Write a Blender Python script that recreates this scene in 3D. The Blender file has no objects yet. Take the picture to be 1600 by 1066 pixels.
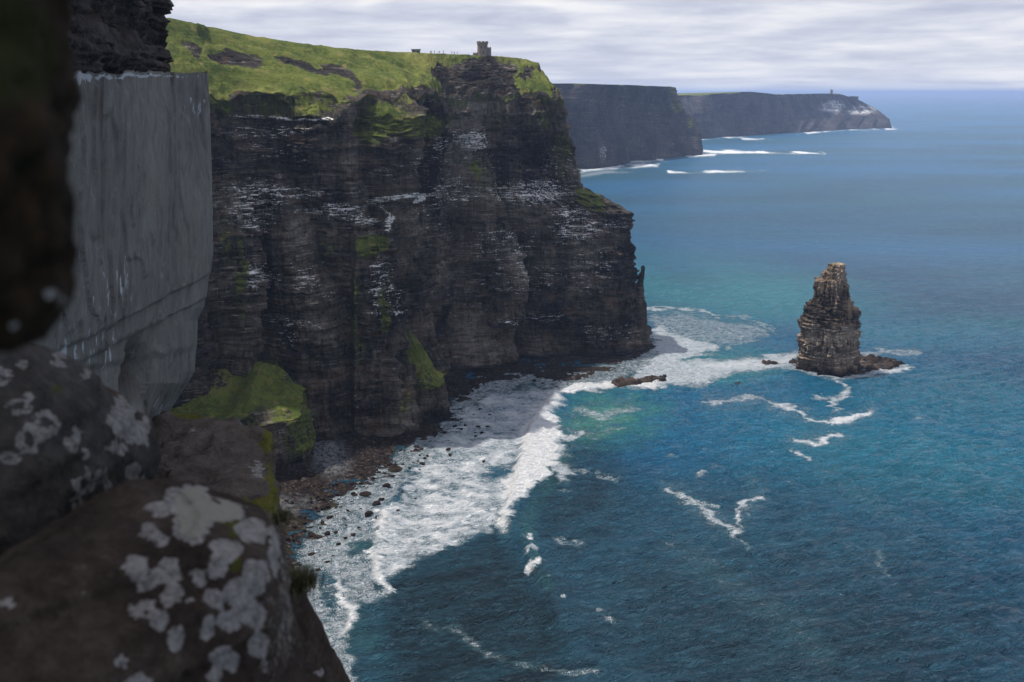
import bpy, bmesh, math, random
import numpy as np
from mathutils import Vector, Matrix

random.seed(7)
SC = bpy.context.scene
COL = SC.collection
R = math.radians

# ------------------------------------------------------------------ camera
CAM_H = 172.0
PITCH = R(14.02)
F = 1556.0                      # focal length in pixels of the 1600 px wide photograph
cam = bpy.data.cameras.new("camera")
cam.sensor_width = 36.0
cam.lens = 36.0 * F / 1600.0
cam.clip_start = 0.05
cam.clip_end = 250000.0
cam.dof.use_dof = True
cam.dof.focus_distance = 600.0
cam.dof.aperture_fstop = 4.2
cam_o = bpy.data.objects.new("camera", cam)
COL.objects.link(cam_o)
cam_o.location = (0, 0, CAM_H)
cam_o.rotation_euler = (math.pi / 2 - PITCH, 0, 0)
SC.camera = cam_o

# ------------------------------------------------------------------ sun, sky, exposure
SUN_EL, SUN_AZ = 65.5, -66.0     # azimuth from +Y, negative = to the left
se, sa = R(SUN_EL), R(SUN_AZ)
SUNDIR = Vector((math.sin(sa) * math.cos(se), math.cos(sa) * math.cos(se), math.sin(se)))
sun = bpy.data.lights.new("sun", 'SUN')
sun.energy = 3.7
sun.angle = R(1.0)
sun.color = (1.0, 0.95, 0.87)
sun_o = bpy.data.objects.new("sun", sun)
COL.objects.link(sun_o)
sun_o.rotation_euler = (-SUNDIR).to_track_quat('-Z', 'Y').to_euler()
sun_o.location = (0, 0, 500)

SC.view_settings.view_transform = 'Standard'
SC.view_settings.look = 'None'
SC.view_settings.exposure = 0.60
SC.view_settings.gamma = 1.0
SC.view_settings.use_curve_mapping = False
SC.cycles.use_denoising = True
SC.cycles.max_bounces = 6
SC.cycles.diffuse_bounces = 3
SC.cycles.glossy_bounces = 3
SC.cycles.volume_bounces = 0
SC.cycles.sample_clamp_indirect = 4.0


class NT:
    """Small helper for writing node trees."""
    def __init__(s, tree):
        s.t = tree
        s.t.nodes.clear()

    def n(s, typ, ins=None, **props):
        nd = s.t.nodes.new(typ)
        for k, v in props.items():
            setattr(nd, k, v)
        for k, v in (ins or {}).items():
            s.put(nd.inputs[k], v)
        return nd

    def put(s, sock, v):
        if hasattr(v, 'links') or isinstance(v, bpy.types.NodeSocket):
            s.t.links.new(v, sock)
        else:
            sock.default_value = v

    def math(s, op, a, b=None, c=None, clamp=False):
        nd = s.t.nodes.new('ShaderNodeMath')
        nd.operation = op
        nd.use_clamp = clamp
        for i, v in enumerate((a, b, c)):
            if v is not None:
                s.put(nd.inputs[i], v)
        return nd.outputs[0]

    def mix(s, f, a, b):
        nd = s.t.nodes.new('ShaderNodeMix')
        nd.data_type = 'RGBA'
        s.put(nd.inputs[0], f)
        for i, v in ((6, a), (7, b)):
            if isinstance(v, tuple) and len(v) == 3:
                v = v + (1,)
            s.put(nd.inputs[i], v)
        return nd.outputs[2]

    def scale(s, vec, sc):
        nd = s.t.nodes.new('ShaderNodeVectorMath')
        nd.operation = 'MULTIPLY'
        s.put(nd.inputs[0], vec)
        nd.inputs[1].default_value = sc
        return nd.outputs[0]

    def noise(s, vec, scale=1.0, detail=4.0, rough=0.55, dist=0.0):
        nd = s.n('ShaderNodeTexNoise', {'Vector': vec, 'Scale': scale, 'Detail': detail, 'Roughness': rough, 'Distortion': dist})
        return nd.outputs[0]

    def ss(s, v, a, b, lo=0.0, hi=1.0):
        nd = s.t.nodes.new('ShaderNodeMapRange')
        nd.interpolation_type = 'SMOOTHSTEP'
        s.put(nd.inputs[0], v)
        for i, x in ((1, a), (2, b), (3, lo), (4, hi)):
            s.put(nd.inputs[i], x)
        return nd.outputs[0]

    def ramp(s, v, stops):
        nd = s.t.nodes.new('ShaderNodeValToRGB')
        e = nd.color_ramp.elements
        while len(e) < len(stops):
            e.new(0.5)
        for el, (p, c) in zip(e, stops):
            el.position = p
            el.color = tuple(c) + (1,)
        s.put(nd.inputs[0], v)
        return nd.outputs[0]

    def attr(s, name):
        return s.n('ShaderNodeAttribute', attribute_name=name).outputs['Fac']

    def bump(s, h, dist, strength=1.0, normal=None):
        nd = s.n('ShaderNodeBump', {'Height': h, 'Distance': dist, 'Strength': strength})
        if normal is not None:
            s.put(nd.inputs['Normal'], normal)
        return nd.outputs[0]


world = bpy.data.worlds.new("World")
SC.world = world
world.use_nodes = True
w = NT(world.node_tree)
sky = w.n('ShaderNodeTexSky', sky_type='NISHITA', sun_disc=False, sun_elevation=se, sun_rotation=sa,
          altitude=100.0, air_density=1.0, dust_density=1.5, ozone_density=1.5)
tc = w.n('ShaderNodeTexCoord').outputs['Generated']
sep = w.n('ShaderNodeSeparateXYZ', {0: tc})
zz = w.math('MAXIMUM', sep.outputs[2], 0.0)
# layered stratocumulus: noise stretched along the horizon, finer towards it
zc = w.math('POWER', w.math('ADD', zz, 0.006), 0.7)
comb = w.n('ShaderNodeCombineXYZ', {0: sep.outputs[0], 1: sep.outputs[1], 2: w.math('MULTIPLY', zc, 7.0)}).outputs[0]
n_big = w.noise(w.scale(comb, (2.2, 2.2, 1.6)), 1.0, 5, 0.55, 0.5)
n_fin = w.noise(w.scale(comb, (14.0, 14.0, 6.0)), 1.0, 6, 0.6, 0.35)
n_shd = w.noise(w.scale(comb, (4.2, 4.2, 3.4)), 1.7, 5, 0.52, 0.3)
mixn = w.math('ADD', w.math('MULTIPLY', n_shd, 0.7), w.math('MULTIPLY', n_fin, 0.3))
cloudcol = w.ramp(mixn, [(0.34, (0.50, 0.53, 0.66)), (0.45, (0.60, 0.63, 0.74)), (0.54, (0.72, 0.74, 0.82)),
                         (0.63, (0.86, 0.86, 0.89)), (0.74, (0.97, 0.96, 0.95))])
cloudcol = w.n('ShaderNodeVectorMath', {0: cloudcol, 'Scale': w.ss(zz, .1, .7, 6.9, 12.5)}, operation='SCALE').outputs[0]
cover = w.ss(w.math('ADD', n_big, w.math('MULTIPLY', w.math('SUBTRACT', n_fin, 0.5), 0.5)), w.ss(zz, .1, .3, .26, .43), w.ss(zz, .1, .3, .40, .55))
cover = w.math('MAXIMUM', cover, w.ss(zz, 0.16, 0.05))
skycol = w.mix(cover, sky.outputs[0], cloudcol)
bg = w.n('ShaderNodeBackground', {'Color': skycol, 'Strength': 0.1})
w.t.links.new(bg.outputs[0], w.n('ShaderNodeOutputWorld').inputs[0])


# ------------------------------------------------------------------ projection helpers
CP, SP = math.cos(PITCH), math.sin(PITCH)


def W(px, py, Y):
    """World point seen at pixel (px, py) of the photograph at ground distance Y."""
    dx = (px - 800.0) / F
    dv = (533.0 - py) / F
    d = np.array([dx, CP + dv * SP, -SP + dv * CP])
    return d * (Y / d[1]) + np.array([0, 0, CAM_H])


def G(px, py, z=0.0):
    """World point at height z seen at pixel (px, py)."""
    dx = (px - 800.0) / F
    dv = (533.0 - py) / F
    d = np.array([dx, CP + dv * SP, -SP + dv * CP])
    return d * ((z - CAM_H) / d[2]) + np.array([0, 0, CAM_H])


def proj(X, Y, Z):
    dz = Z - CAM_H
    dep = np.maximum(Y * CP - dz * SP, 0.01)
    return 800 + X / dep * F, 533 - (Y * SP + dz * CP) / dep * F


# ------------------------------------------------------------------ noise (numpy)
_rng = np.random.RandomState(11)
_P = _rng.permutation(256)
_P = np.concatenate([_P, _P, _P])
_V = _rng.rand(256) * 2 - 1


def vn(x, y, z=0.0):
    """Smooth value noise in -1..1."""
    x, y, z = np.broadcast_arrays(np.asarray(x, float), np.asarray(y, float), np.asarray(z, float))
    ix, iy, iz = np.floor(x).astype(np.int64), np.floor(y).astype(np.int64), np.floor(z).astype(np.int64)
    fx, fy, fz = x - ix, y - iy, z - iz
    fx, fy, fz = (f * f * f * (f * (f * 6 - 15) + 10) for f in (fx, fy, fz))
    out = 0
    for a in (0, 1):
        pa = _P[(ix + a) & 255]
        wa = fx if a else 1 - fx
        for b in (0, 1):
            pb = _P[pa + ((iy + b) & 255)]
            wb = wa * (fy if b else 1 - fy)
            for c in (0, 1):
                out = out + _V[_P[pb + ((iz + c) & 255)]] * wb * (fz if c else 1 - fz)
    return out


def fbm(x, y, z=0.0, oct=4, gain=0.5, lac=2.03):
    s, a, n = 0.0, 1.0, 0.0
    for i in range(oct):
        s = s + a * vn(x + 17.3 * i, y + 9.1 * i, z + 4.7 * i)
        n += a
        a *= gain
        x, y, z = x * lac, y * lac, z * lac
    return s / n


def sst(v, a, b):
    t = np.clip((v - a) / (b - a), 0, 1)
    return t * t * (3 - 2 * t)


def blobs(px, py, lst, soft=0.6):
    """Max of soft ellipses (cx, cy, rx, ry, value[, degrees])."""
    out = np.zeros_like(px)
    for b in lst:
        cx, cy, rx, ry, val = b[:5]
        a = R(b[5]) if len(b) > 5 else 0.0
        dx, dy = px - cx, py - cy
        u = (dx * math.cos(a) + dy * math.sin(a)) / rx
        v = (-dx * math.sin(a) + dy * math.cos(a)) / ry
        d = np.sqrt(u * u + v * v)
        out = np.maximum(out, val * (1 - sst(d, 1 - soft, 1 + soft)))
    return out


def poly_mask(px, py, pts, soft):
    """Soft inside mask of a polygon (edge falloff in the same units)."""
    pts = np.array(pts, float)
    out = np.zeros_like(px)
    x0, y0 = pts.min(0) - soft
    x1, y1 = pts.max(0) + soft
    sel = (px > x0) & (px < x1) & (py > y0) & (py < y1)
    x, y = px[sel], py[sel]
    if not len(x):
        return out
    ins = np.zeros(x.shape, bool)
    dm = np.full(x.shape, 1e9)
    n = len(pts)
    for i in range(n):
        ax, ay = pts[i]
        bx, by = pts[(i + 1) % n]
        c = ((ay > y) != (by > y)) & (x < (bx - ax) * (y - ay) / ((by - ay) or 1e-9) + ax)
        ins ^= c
        t = np.clip(((x - ax) * (bx - ax) + (y - ay) * (by - ay)) / ((bx - ax) ** 2 + (by - ay) ** 2 + 1e-9), 0, 1)
        dm = np.minimum(dm, (x - ax - t * (bx - ax)) ** 2 + (y - ay - t * (by - ay)) ** 2)
    d = np.sqrt(dm) * np.where(ins, 1, -1)
    out[sel] = sst(d, -soft, soft)
    return out


def line_dist(px, py, pts):
    """Distance to a polyline and the parameter 0..1 along it."""
    dm = np.full(px.shape, 1e9)
    tm = np.zeros(px.shape)
    n = len(pts) - 1
    for i in range(n):
        ax, ay = pts[i][:2]
        bx, by = pts[i + 1][:2]
        t = np.clip(((px - ax) * (bx - ax) + (py - ay) * (by - ay)) / ((bx - ax) ** 2 + (by - ay) ** 2 + 1e-9), 0, 1)
        d = np.hypot(px - ax - t * (bx - ax), py - ay - t * (by - ay))
        m = d < dm
        dm = np.where(m, d, dm)
        tm = np.where(m, (i + t) / n, tm)
    return dm, tm


def line_mask(px, py, pts, w0, w1=None, soft=0.95):
    w1 = w0 if w1 is None else w1
    d, t = line_dist(px, py, pts)
    wd = w0 + (w1 - w0) * t
    return 1 - sst(d / wd, 1 - soft, 1 + soft)


# ------------------------------------------------------------------ object helpers
def tag(o, label=None, cat=None, group=None, kind=None):
    if label:
        o["label"] = label
    if cat:
        o["category"] = cat
    if group:
        o["group"] = group
    if kind:
        o["kind"] = kind
    return o


def link(name, me, mat=None, parent=None):
    o = bpy.data.objects.new(name, me)
    COL.objects.link(o)
    if mat is not None:
        for m in (mat if isinstance(mat, (list, tuple)) else [mat]):
            me.materials.append(m)
    if parent is not None:
        o.parent = parent
    return o


def grid_mesh(name, V, mat, attrs=None, wrap=False, smooth=False, parent=None, flip=False, keep=None, origin=None):
    """V: (rows, cols, 3) grid of points; one quad mesh with point attributes."""
    r, c = V.shape[:2]
    idx = np.arange(r * c).reshape(r, c)
    a = idx[:-1, :]
    b = idx[1:, :]
    if wrap:
        q = np.stack([a, np.roll(a, -1, 1), np.roll(b, -1, 1), b], -1).reshape(-1, 4)
    else:
        q = np.stack([a[:, :-1], a[:, 1:], b[:, 1:], b[:, :-1]], -1).reshape(-1, 4)
    if flip:
        q = q[:, ::-1]
    pts = V.reshape(-1, 3)
    if keep is not None:
        kf = keep.reshape(-1)[q].any(1)
        q = q[kf]
        used = np.unique(q)
        remap = np.full(r * c, -1)
        remap[used] = np.arange(len(used))
        q = remap[q]
        pts = pts[used]
        attrs = {k: v.reshape(-1)[used] for k, v in (attrs or {}).items()}
    if origin is not None:
        pts = pts - np.array(origin)
    me = bpy.data.meshes.new(name)
    me.vertices.add(len(pts))
    me.vertices.foreach_set('co', np.ascontiguousarray(pts, dtype=np.float32).ravel())
    me.loops.add(q.size)
    me.loops.foreach_set('vertex_index', np.ascontiguousarray(q, dtype=np.int32).ravel())
    me.polygons.add(len(q))
    me.polygons.foreach_set('loop_start', np.arange(0, q.size, 4, dtype=np.int32))
    me.update(calc_edges=True)
    me.validate()
    if smooth:
        me.polygons.foreach_set('use_smooth', np.ones(len(me.polygons), dtype=bool))
    for k, v in (attrs or {}).items():
        at = me.attributes.new(k, 'FLOAT', 'POINT')
        at.data.foreach_set('value', np.ascontiguousarray(v, dtype=np.float32).ravel())
    o = link(name, me, mat, parent)
    if origin is not None:
        o.location = origin
    return o


def set_attr(me, k, v):
    at = me.attributes.new(k, 'FLOAT', 'POINT')
    at.data.foreach_set('value', np.ascontiguousarray(v, dtype=np.float32).ravel())


def curtain(levels, colc, rowc, catmull=True):
    """levels: (L, S, 3) control net -> dense (rows, cols, 3) grid and the station parameter."""
    L = np.array(levels, float)
    nl, ns = L.shape[:2]
    u = np.concatenate([np.linspace(i, i + 1, n, endpoint=False) for i, n in enumerate(colc)] + [[ns - 1]])
    i = np.clip(np.floor(u).astype(int), 0, ns - 2)
    t = (u - i)[None, :, None]
    p1, p2 = L[:, i], L[:, i + 1]
    if catmull:
        p0, p3 = L[:, np.maximum(i - 1, 0)], L[:, np.minimum(i + 2, ns - 1)]
        k = 0.3
        m1, m2 = (p2 - p0) * k, (p3 - p1) * k
        C = (2 * t ** 3 - 3 * t ** 2 + 1) * p1 + (t ** 3 - 2 * t ** 2 + t) * m1 + (-2 * t ** 3 + 3 * t ** 2) * p2 + (t ** 3 - t ** 2) * m2
    else:
        C = p1 * (1 - t) + p2 * t
    v = np.concatenate([np.linspace(j, j + 1, n, endpoint=False) for j, n in enumerate(rowc)] + [[nl - 1]])
    j = np.clip(np.floor(v).astype(int), 0, nl - 2)
    tv = (v - j)[:, None, None]
    V = C[j] * (1 - tv) + C[j + 1] * tv
    return V, u, v


def outward(V, row):
    """Horizontal outward normals per column (sea on the right of travel)."""
    P = V[row]
    T = np.gradient(P[:, :2], axis=0)
    k = 25
    if len(T) > 4 * k:
        ker = np.ones(k) / k
        T = np.stack([np.convolve(np.pad(T[:, i], (k // 2, k // 2), mode='edge'), ker, 'valid') for i in (0, 1)], 1)[:len(P)]
    T /= np.linalg.norm(T, axis=1, keepdims=True) + 1e-9
    return np.stack([T[:, 1], -T[:, 0]], 1)


def beds(S, Z, scale=1.0, dip=0.0):
    """Stepped sedimentary beds: each bed has its own sideways profile."""
    zz = Z + dip * S + 1.4 * scale * vn(Z / (6.0 * scale), 0.37) + 0.35 * scale * vn(S / (18 * scale), Z / (9 * scale))
    d = 0
    for th, amp, lat in ((7.0, 2.0, 16.0), (2.6, 1.15, 7.0), (1.1, 0.55, 3.2)):
        b = np.floor(zz / (th * scale))
        d = d + amp * scale * (0.5 * vn(b * 7.31, 0.5) + 0.8 * vn(S / (lat * scale), b * 5.77, 1.3))
    # vertical joints: blocks
    for wd, amp in ((5.0, 0.9), (2.0, 0.5)):
        b = np.floor(zz / (3.3 * scale))
        q = np.floor(S / (wd * scale) + 0.7 * vn(S / (9 * scale), b * 3.1))
        d = d + amp * scale * vn(q * 3.71, b * 2.3, 5.0)
    return d


# ------------------------------------------------------------------ materials
def new_mat(name):
    m = bpy.data.materials.new(name)
    m.use_nodes = True
    return m, NT(m.node_tree)


def finish(nt, bsdf):
    nt.t.links.new(bsdf.outputs[0], nt.n('ShaderNodeOutputMaterial').inputs[0])


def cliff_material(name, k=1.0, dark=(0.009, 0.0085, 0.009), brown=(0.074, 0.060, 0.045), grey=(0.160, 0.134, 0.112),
                   guano_or_sunlit=(0.74, 0.72, 0.69), grass1=(0.036, 0.055, 0.010), grass2=(0.110, 0.122, 0.026), moss=(0.045, 0.052, 0.014), bump=0.6):
    m, n = new_mat(name)
    pos = n.n('ShaderNodeNewGeometry').outputs['Position']
    nz = n.n('ShaderNodeSeparateXYZ', {0: n.n('ShaderNodeNewGeometry').outputs['True Normal']}).outputs[2]
    s = 1.0 / k
    big = n.noise(n.scale(pos, (.02 * s, .02 * s, .035 * s)), 1.0, 4)
    strat = n.noise(n.scale(pos, (.10 * s, .10 * s, 1.1 * s)), 1.0, 6, 0.65)
    vert = n.noise(n.scale(pos, (.55 * s, .55 * s, .07 * s)), 1.0, 5, 0.6)
    fine = n.noise(n.scale(pos, (1.1 * s, 1.1 * s, 2.2 * s)), 1.0, 5, 0.7)
    a = n.math('ADD', n.math('MULTIPLY', strat, .5), n.math('MULTIPLY', vert, .5))
    a = n.math('ADD', n.math('MULTIPLY', a, .75), n.math('MULTIPLY', fine, .25))
    a = n.math('ADD', a, n.math('MULTIPLY', n.math('SUBTRACT', big, .5), .7))
    big2 = n.noise(n.scale(pos, (.045 * s, .045 * s, .018 * s)), 1.0, 5, .6)
    a = n.math('ADD', a, n.math('MULTIPLY', n.math('SUBTRACT', big2, .5), .55))
    rock = n.ramp(a, [(0.40, dark), (0.48, tuple(0.45 * x + 0.55 * y for x, y in zip(brown, dark))), (0.57, brown), (0.70, grey)])
    rock = n.mix(n.math('MULTIPLY', n.attr('shale'), .92), rock, n.mix(strat, (.006, .0055, .005), (.030, .026, .021)))
    # rust stains
    rust = n.ss(n.noise(n.scale(pos, (.05 * s, .05 * s, .12 * s)), 1.3, 5, .6), .56, .68)
    rock = n.mix(n.math('MULTIPLY', rust, .6), rock, (0.085, 0.048, 0.030))
    lg = n.noise(n.scale(pos, (.035 * s, .035 * s, 1.35 * s)), 1.0, 3, .6)
    lgb = n.noise(n.scale(pos, (.22 * s, .22 * s, .5 * s)), 1.0, 4, .65)
    lgm = n.math('MULTIPLY', n.math('MULTIPLY', n.ss(lg, .565, .60), n.ss(lgb, .44, .60)), n.ss(big2, .40, .58))
    crack = n.ss(n.noise(n.scale(pos, (.30 * s, .30 * s, .022 * s)), 1.0, 4, .6, .3), .40, .34)
    rock = n.mix(n.math('MULTIPLY', crack, .7), rock, (.006, .006, .007))
    rock = n.mix(n.math('MULTIPLY', lgm, .75), rock, (0.22, 0.195, 0.175))
    # bird lime and pale ledges: dashes stretched along the bedding
    dash = n.noise(n.scale(pos, (.16 * s, .16 * s, 1.9 * s)), 1.0, 6, .74)
    drip = n.noise(n.scale(pos, (1.2 * s, 1.2 * s, .30 * s)), 1.0, 3, .6)
    gd = n.math('ADD', n.math('MULTIPLY', dash, .72), n.math('MULTIPLY', drip, .28))
    gd = n.math('ADD', gd, n.math('MULTIPLY', n.ss(nz, .1, .8), .05))
    th = n.math('SUBTRACT', .76, n.math('MULTIPLY', n.attr('guano_or_sunlit'), .33))
    g = n.ss(n.math('SUBTRACT', gd, th), 0.0, 0.07)
    rock = n.mix(n.math('MULTIPLY', g, .85), rock, guano_or_sunlit)
    # grass and moss
    gn = n.noise(n.scale(pos, (.06 * s, .06 * s, .06 * s)), 1.0, 6, .65)
    gn2 = n.noise(n.scale(pos, (.7 * s, .7 * s, .35 * s)), 1.0, 5, .7)
    gcol = n.mix(n.ss(n.math('ADD', n.math('MULTIPLY', gn, .55), n.math('MULTIPLY', gn2, .45)), .38, .62), grass1, grass2)
    gcol = n.mix(n.math('MULTIPLY', n.ss(n.noise(n.scale(pos, (.02 * s, .02 * s, .02 * s)), 1.0, 4), .5, .65), .6), gcol, (0.20, 0.19, 0.05))
    gcol = n.mix(n.ss(n.noise(n.scale(pos, (.12 * s, .12 * s, .12 * s)), 1.7, 4), .55, .72), gcol, (0.15, 0.125, 0.045))
    mossc = n.mix(gn2, tuple(x * .5 for x in moss), tuple(x * 1.5 for x in moss))
    vegn = n.math('ADD', n.attr('moss'), n.math('MULTIPLY', n.math('SUBTRACT', n.math('ADD', n.math('MULTIPLY', gn, .5), n.math('MULTIPLY', vert, .5)), .5), 1.1))
    vf = n.ss(vegn, .42, .56)
    steep = n.ss(nz, .15, .5)
    veg = n.mix(steep, mossc, gcol)
    col = n.mix(vf, rock, veg)
    # wet black foot near the water
    zpos = n.n('ShaderNodeSeparateXYZ', {0: pos}).outputs[2]
    wet = n.ss(n.math('ADD', zpos, n.math('MULTIPLY', big, 12.0)), 14.0, 7.0)
    col = n.mix(n.math('MULTIPLY', wet, n.attr('wet')), col, (0.012, 0.011, 0.012))
    h = n.math('ADD', n.math('MULTIPLY', strat, 1.0), n.math('ADD', n.math('MULTIPLY', fine, .7), n.math('MULTIPLY', vert, .6)))
    b = n.n('ShaderNodeBsdfPrincipled', {'Base Color': col, 'Roughness': .95, 'Specular IOR Level': .06,
                                         'Normal': n.bump(h, bump * k, 1.0)})
    finish(n, b)
    return m


M_CLIFF = cliff_material("cliff_rock")
M_FAR = cliff_material("far_cliff_rock", 2.2, dark=(0.02, 0.019, 0.02), brown=(0.055, 0.048, 0.045), grey=(0.075, 0.07, 0.07), grass1=(0.06, 0.075, 0.015), bump=1.5)
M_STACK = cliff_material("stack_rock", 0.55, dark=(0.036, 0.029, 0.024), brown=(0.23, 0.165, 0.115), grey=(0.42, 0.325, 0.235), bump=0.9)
M_REEF = cliff_material("reef_rock", 0.6, dark=(0.014, 0.011, 0.010), brown=(0.050, 0.036, 0.028), grey=(0.085, 0.065, 0.05), bump=0.5)


def slab_material():
    m, n = new_mat("slab_rock")
    pos = n.n('ShaderNodeNewGeometry').outputs['Position']
    warp = n.noise(n.scale(pos, (.5, .5, .35)), 1.0, 3, .5)
    p2 = n.n('ShaderNodeVectorMath', {0: pos, 1: n.n('ShaderNodeCombineXYZ', {0: n.math('MULTIPLY', warp, 1.6), 1: 0.0, 2: 0.0}).outputs[0]}, operation='ADD').outputs[0]
    v1 = n.noise(n.scale(p2, (2.6, 1.6, 1.3)), 1.0, 6, .66, 1.0)
    v2 = n.noise(n.scale(p2, (16., 7., 2.2)), 1.0, 5, .65, 1.0)
    big = n.noise(n.scale(pos, (.35, .35, .3)), 1.0, 4, .5)
    v3 = n.noise(n.scale(pos, (5., 3., 4.)), 1.0, 6, .7, .6)
    a = n.math('ADD', n.math('ADD', n.math('MULTIPLY', v1, .36), n.math('MULTIPLY', v2, .16)), n.math('ADD', n.math('MULTIPLY', v3, .2), n.math('MULTIPLY', big, .28)))
    col = n.ramp(a, [(.41, (.034, .031, .026)), (.47, (.070, .066, .056)), (.53, (.104, .099, .086)), (.60, (.165, .158, .138))])
    col = n.mix(n.math('MULTIPLY', n.ss(big, .55, .7), .5), col, (.11, .095, .07))
    col = n.mix(.25, col, (.25, .235, .22))
    col = n.mix(n.attr('stain'), col, (.030, .018, .014))
    fl = n.noise(n.scale(pos, (7., 4., 2.6)), 1.0, 4, .7)
    g = n.ss(n.math('SUBTRACT', fl, n.math('SUBTRACT', .76, n.math('MULTIPLY', n.attr('guano_or_sunlit'), .26))), 0., .05)
    col = n.mix(n.math('MULTIPLY', g, .8), col, (.42, .43, .45))
    h = n.math('ADD', n.math('MULTIPLY', v1, 1.0), n.math('MULTIPLY', v2, .4))
    b = n.n('ShaderNodeBsdfPrincipled', {'Base Color': col, 'Roughness': .85, 'Specular IOR Level': .3, 'Normal': n.bump(h, .05)})
    finish(n, b)
    return m


M_SLAB = slab_material()


def near_rock_material(name, dark, mid, light, lich=(.38, .36, .34), scale=1.0, moss=(.05, .05, .012)):
    m, n = new_mat(name)
    pos = n.n('ShaderNodeNewGeometry').outputs['Position']
    a1 = n.noise(pos, 6.0 * scale, 6, .65)
    a2 = n.noise(pos, 40.0 * scale, 5, .7)
    a3 = n.noise(pos, 150.0 * scale, 4, .7)
    a = n.math('ADD', n.math('MULTIPLY', a1, .5), n.math('ADD', n.math('MULTIPLY', a2, .3), n.math('MULTIPLY', a3, .2)))
    col = n.ramp(a, [(.36, dark), (.5, mid), (.66, light)])
    orange = n.ss(n.noise(pos, 4.0 * scale, 4, .6, .5), .60, .72)
    col = n.mix(n.math('MULTIPLY', orange, .35), col, (.09, .045, .018))
    col = n.mix(n.ss(n.math('ADD', n.attr('moss'), n.math('MULTIPLY', n.math('SUBTRACT', a1, .5), 1.2)), .45, .6), col,
                n.mix(a2, tuple(.5 * x for x in moss), tuple(1.5 * x for x in moss)))
    lc = n.mix(n.ss(n.math('ADD', n.math('MULTIPLY', a2, .5), n.math('MULTIPLY', a3, .5)), .38, .62), tuple(.42 * x for x in lich), tuple(1.15 * x for x in lich))
    lc = n.mix(n.ss(n.attr('lichen_or_lit'), 1.05, 1.3), lc, n.mix(a3, (.16, .15, .12), (.32, .30, .25)))  # highest values: tan top face, its lit tone painted in
    lf = n.ss(n.math('ADD', n.attr('lichen_or_lit'), n.math('ADD', n.math('MULTIPLY', n.math('SUBTRACT', a2, .5), .9), n.math('MULTIPLY', n.math('SUBTRACT', a3, .5), .9))), .35, .65)
    col = n.mix(n.math('MULTIPLY', lf, .9), col, lc)
    b = n.n('ShaderNodeBsdfPrincipled', {'Base Color': col, 'Roughness': .95, 'Specular IOR Level': .06,
                                         'Normal': n.bump(n.math('ADD', a1, n.math('MULTIPLY', a2, .5)), .03 / scale)})
    finish(n, b)
    return m


def plain(name, col, rough=.85, var=.25, scale=1.0, spec=.3, bump=.02):
    m, n = new_mat(name)
    pos = n.n('ShaderNodeTexCoord').outputs['Object']
    a = n.noise(pos, scale, 5, .65)
    c = n.mix(a, tuple(x * (1 - var) for x in col), tuple(x * (1 + var) for x in col))
    b = n.n('ShaderNodeBsdfPrincipled', {'Base Color': c, 'Roughness': rough, 'Specular IOR Level': spec, 'Normal': n.bump(a, bump)})
    finish(n, b)
    return m


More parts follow.
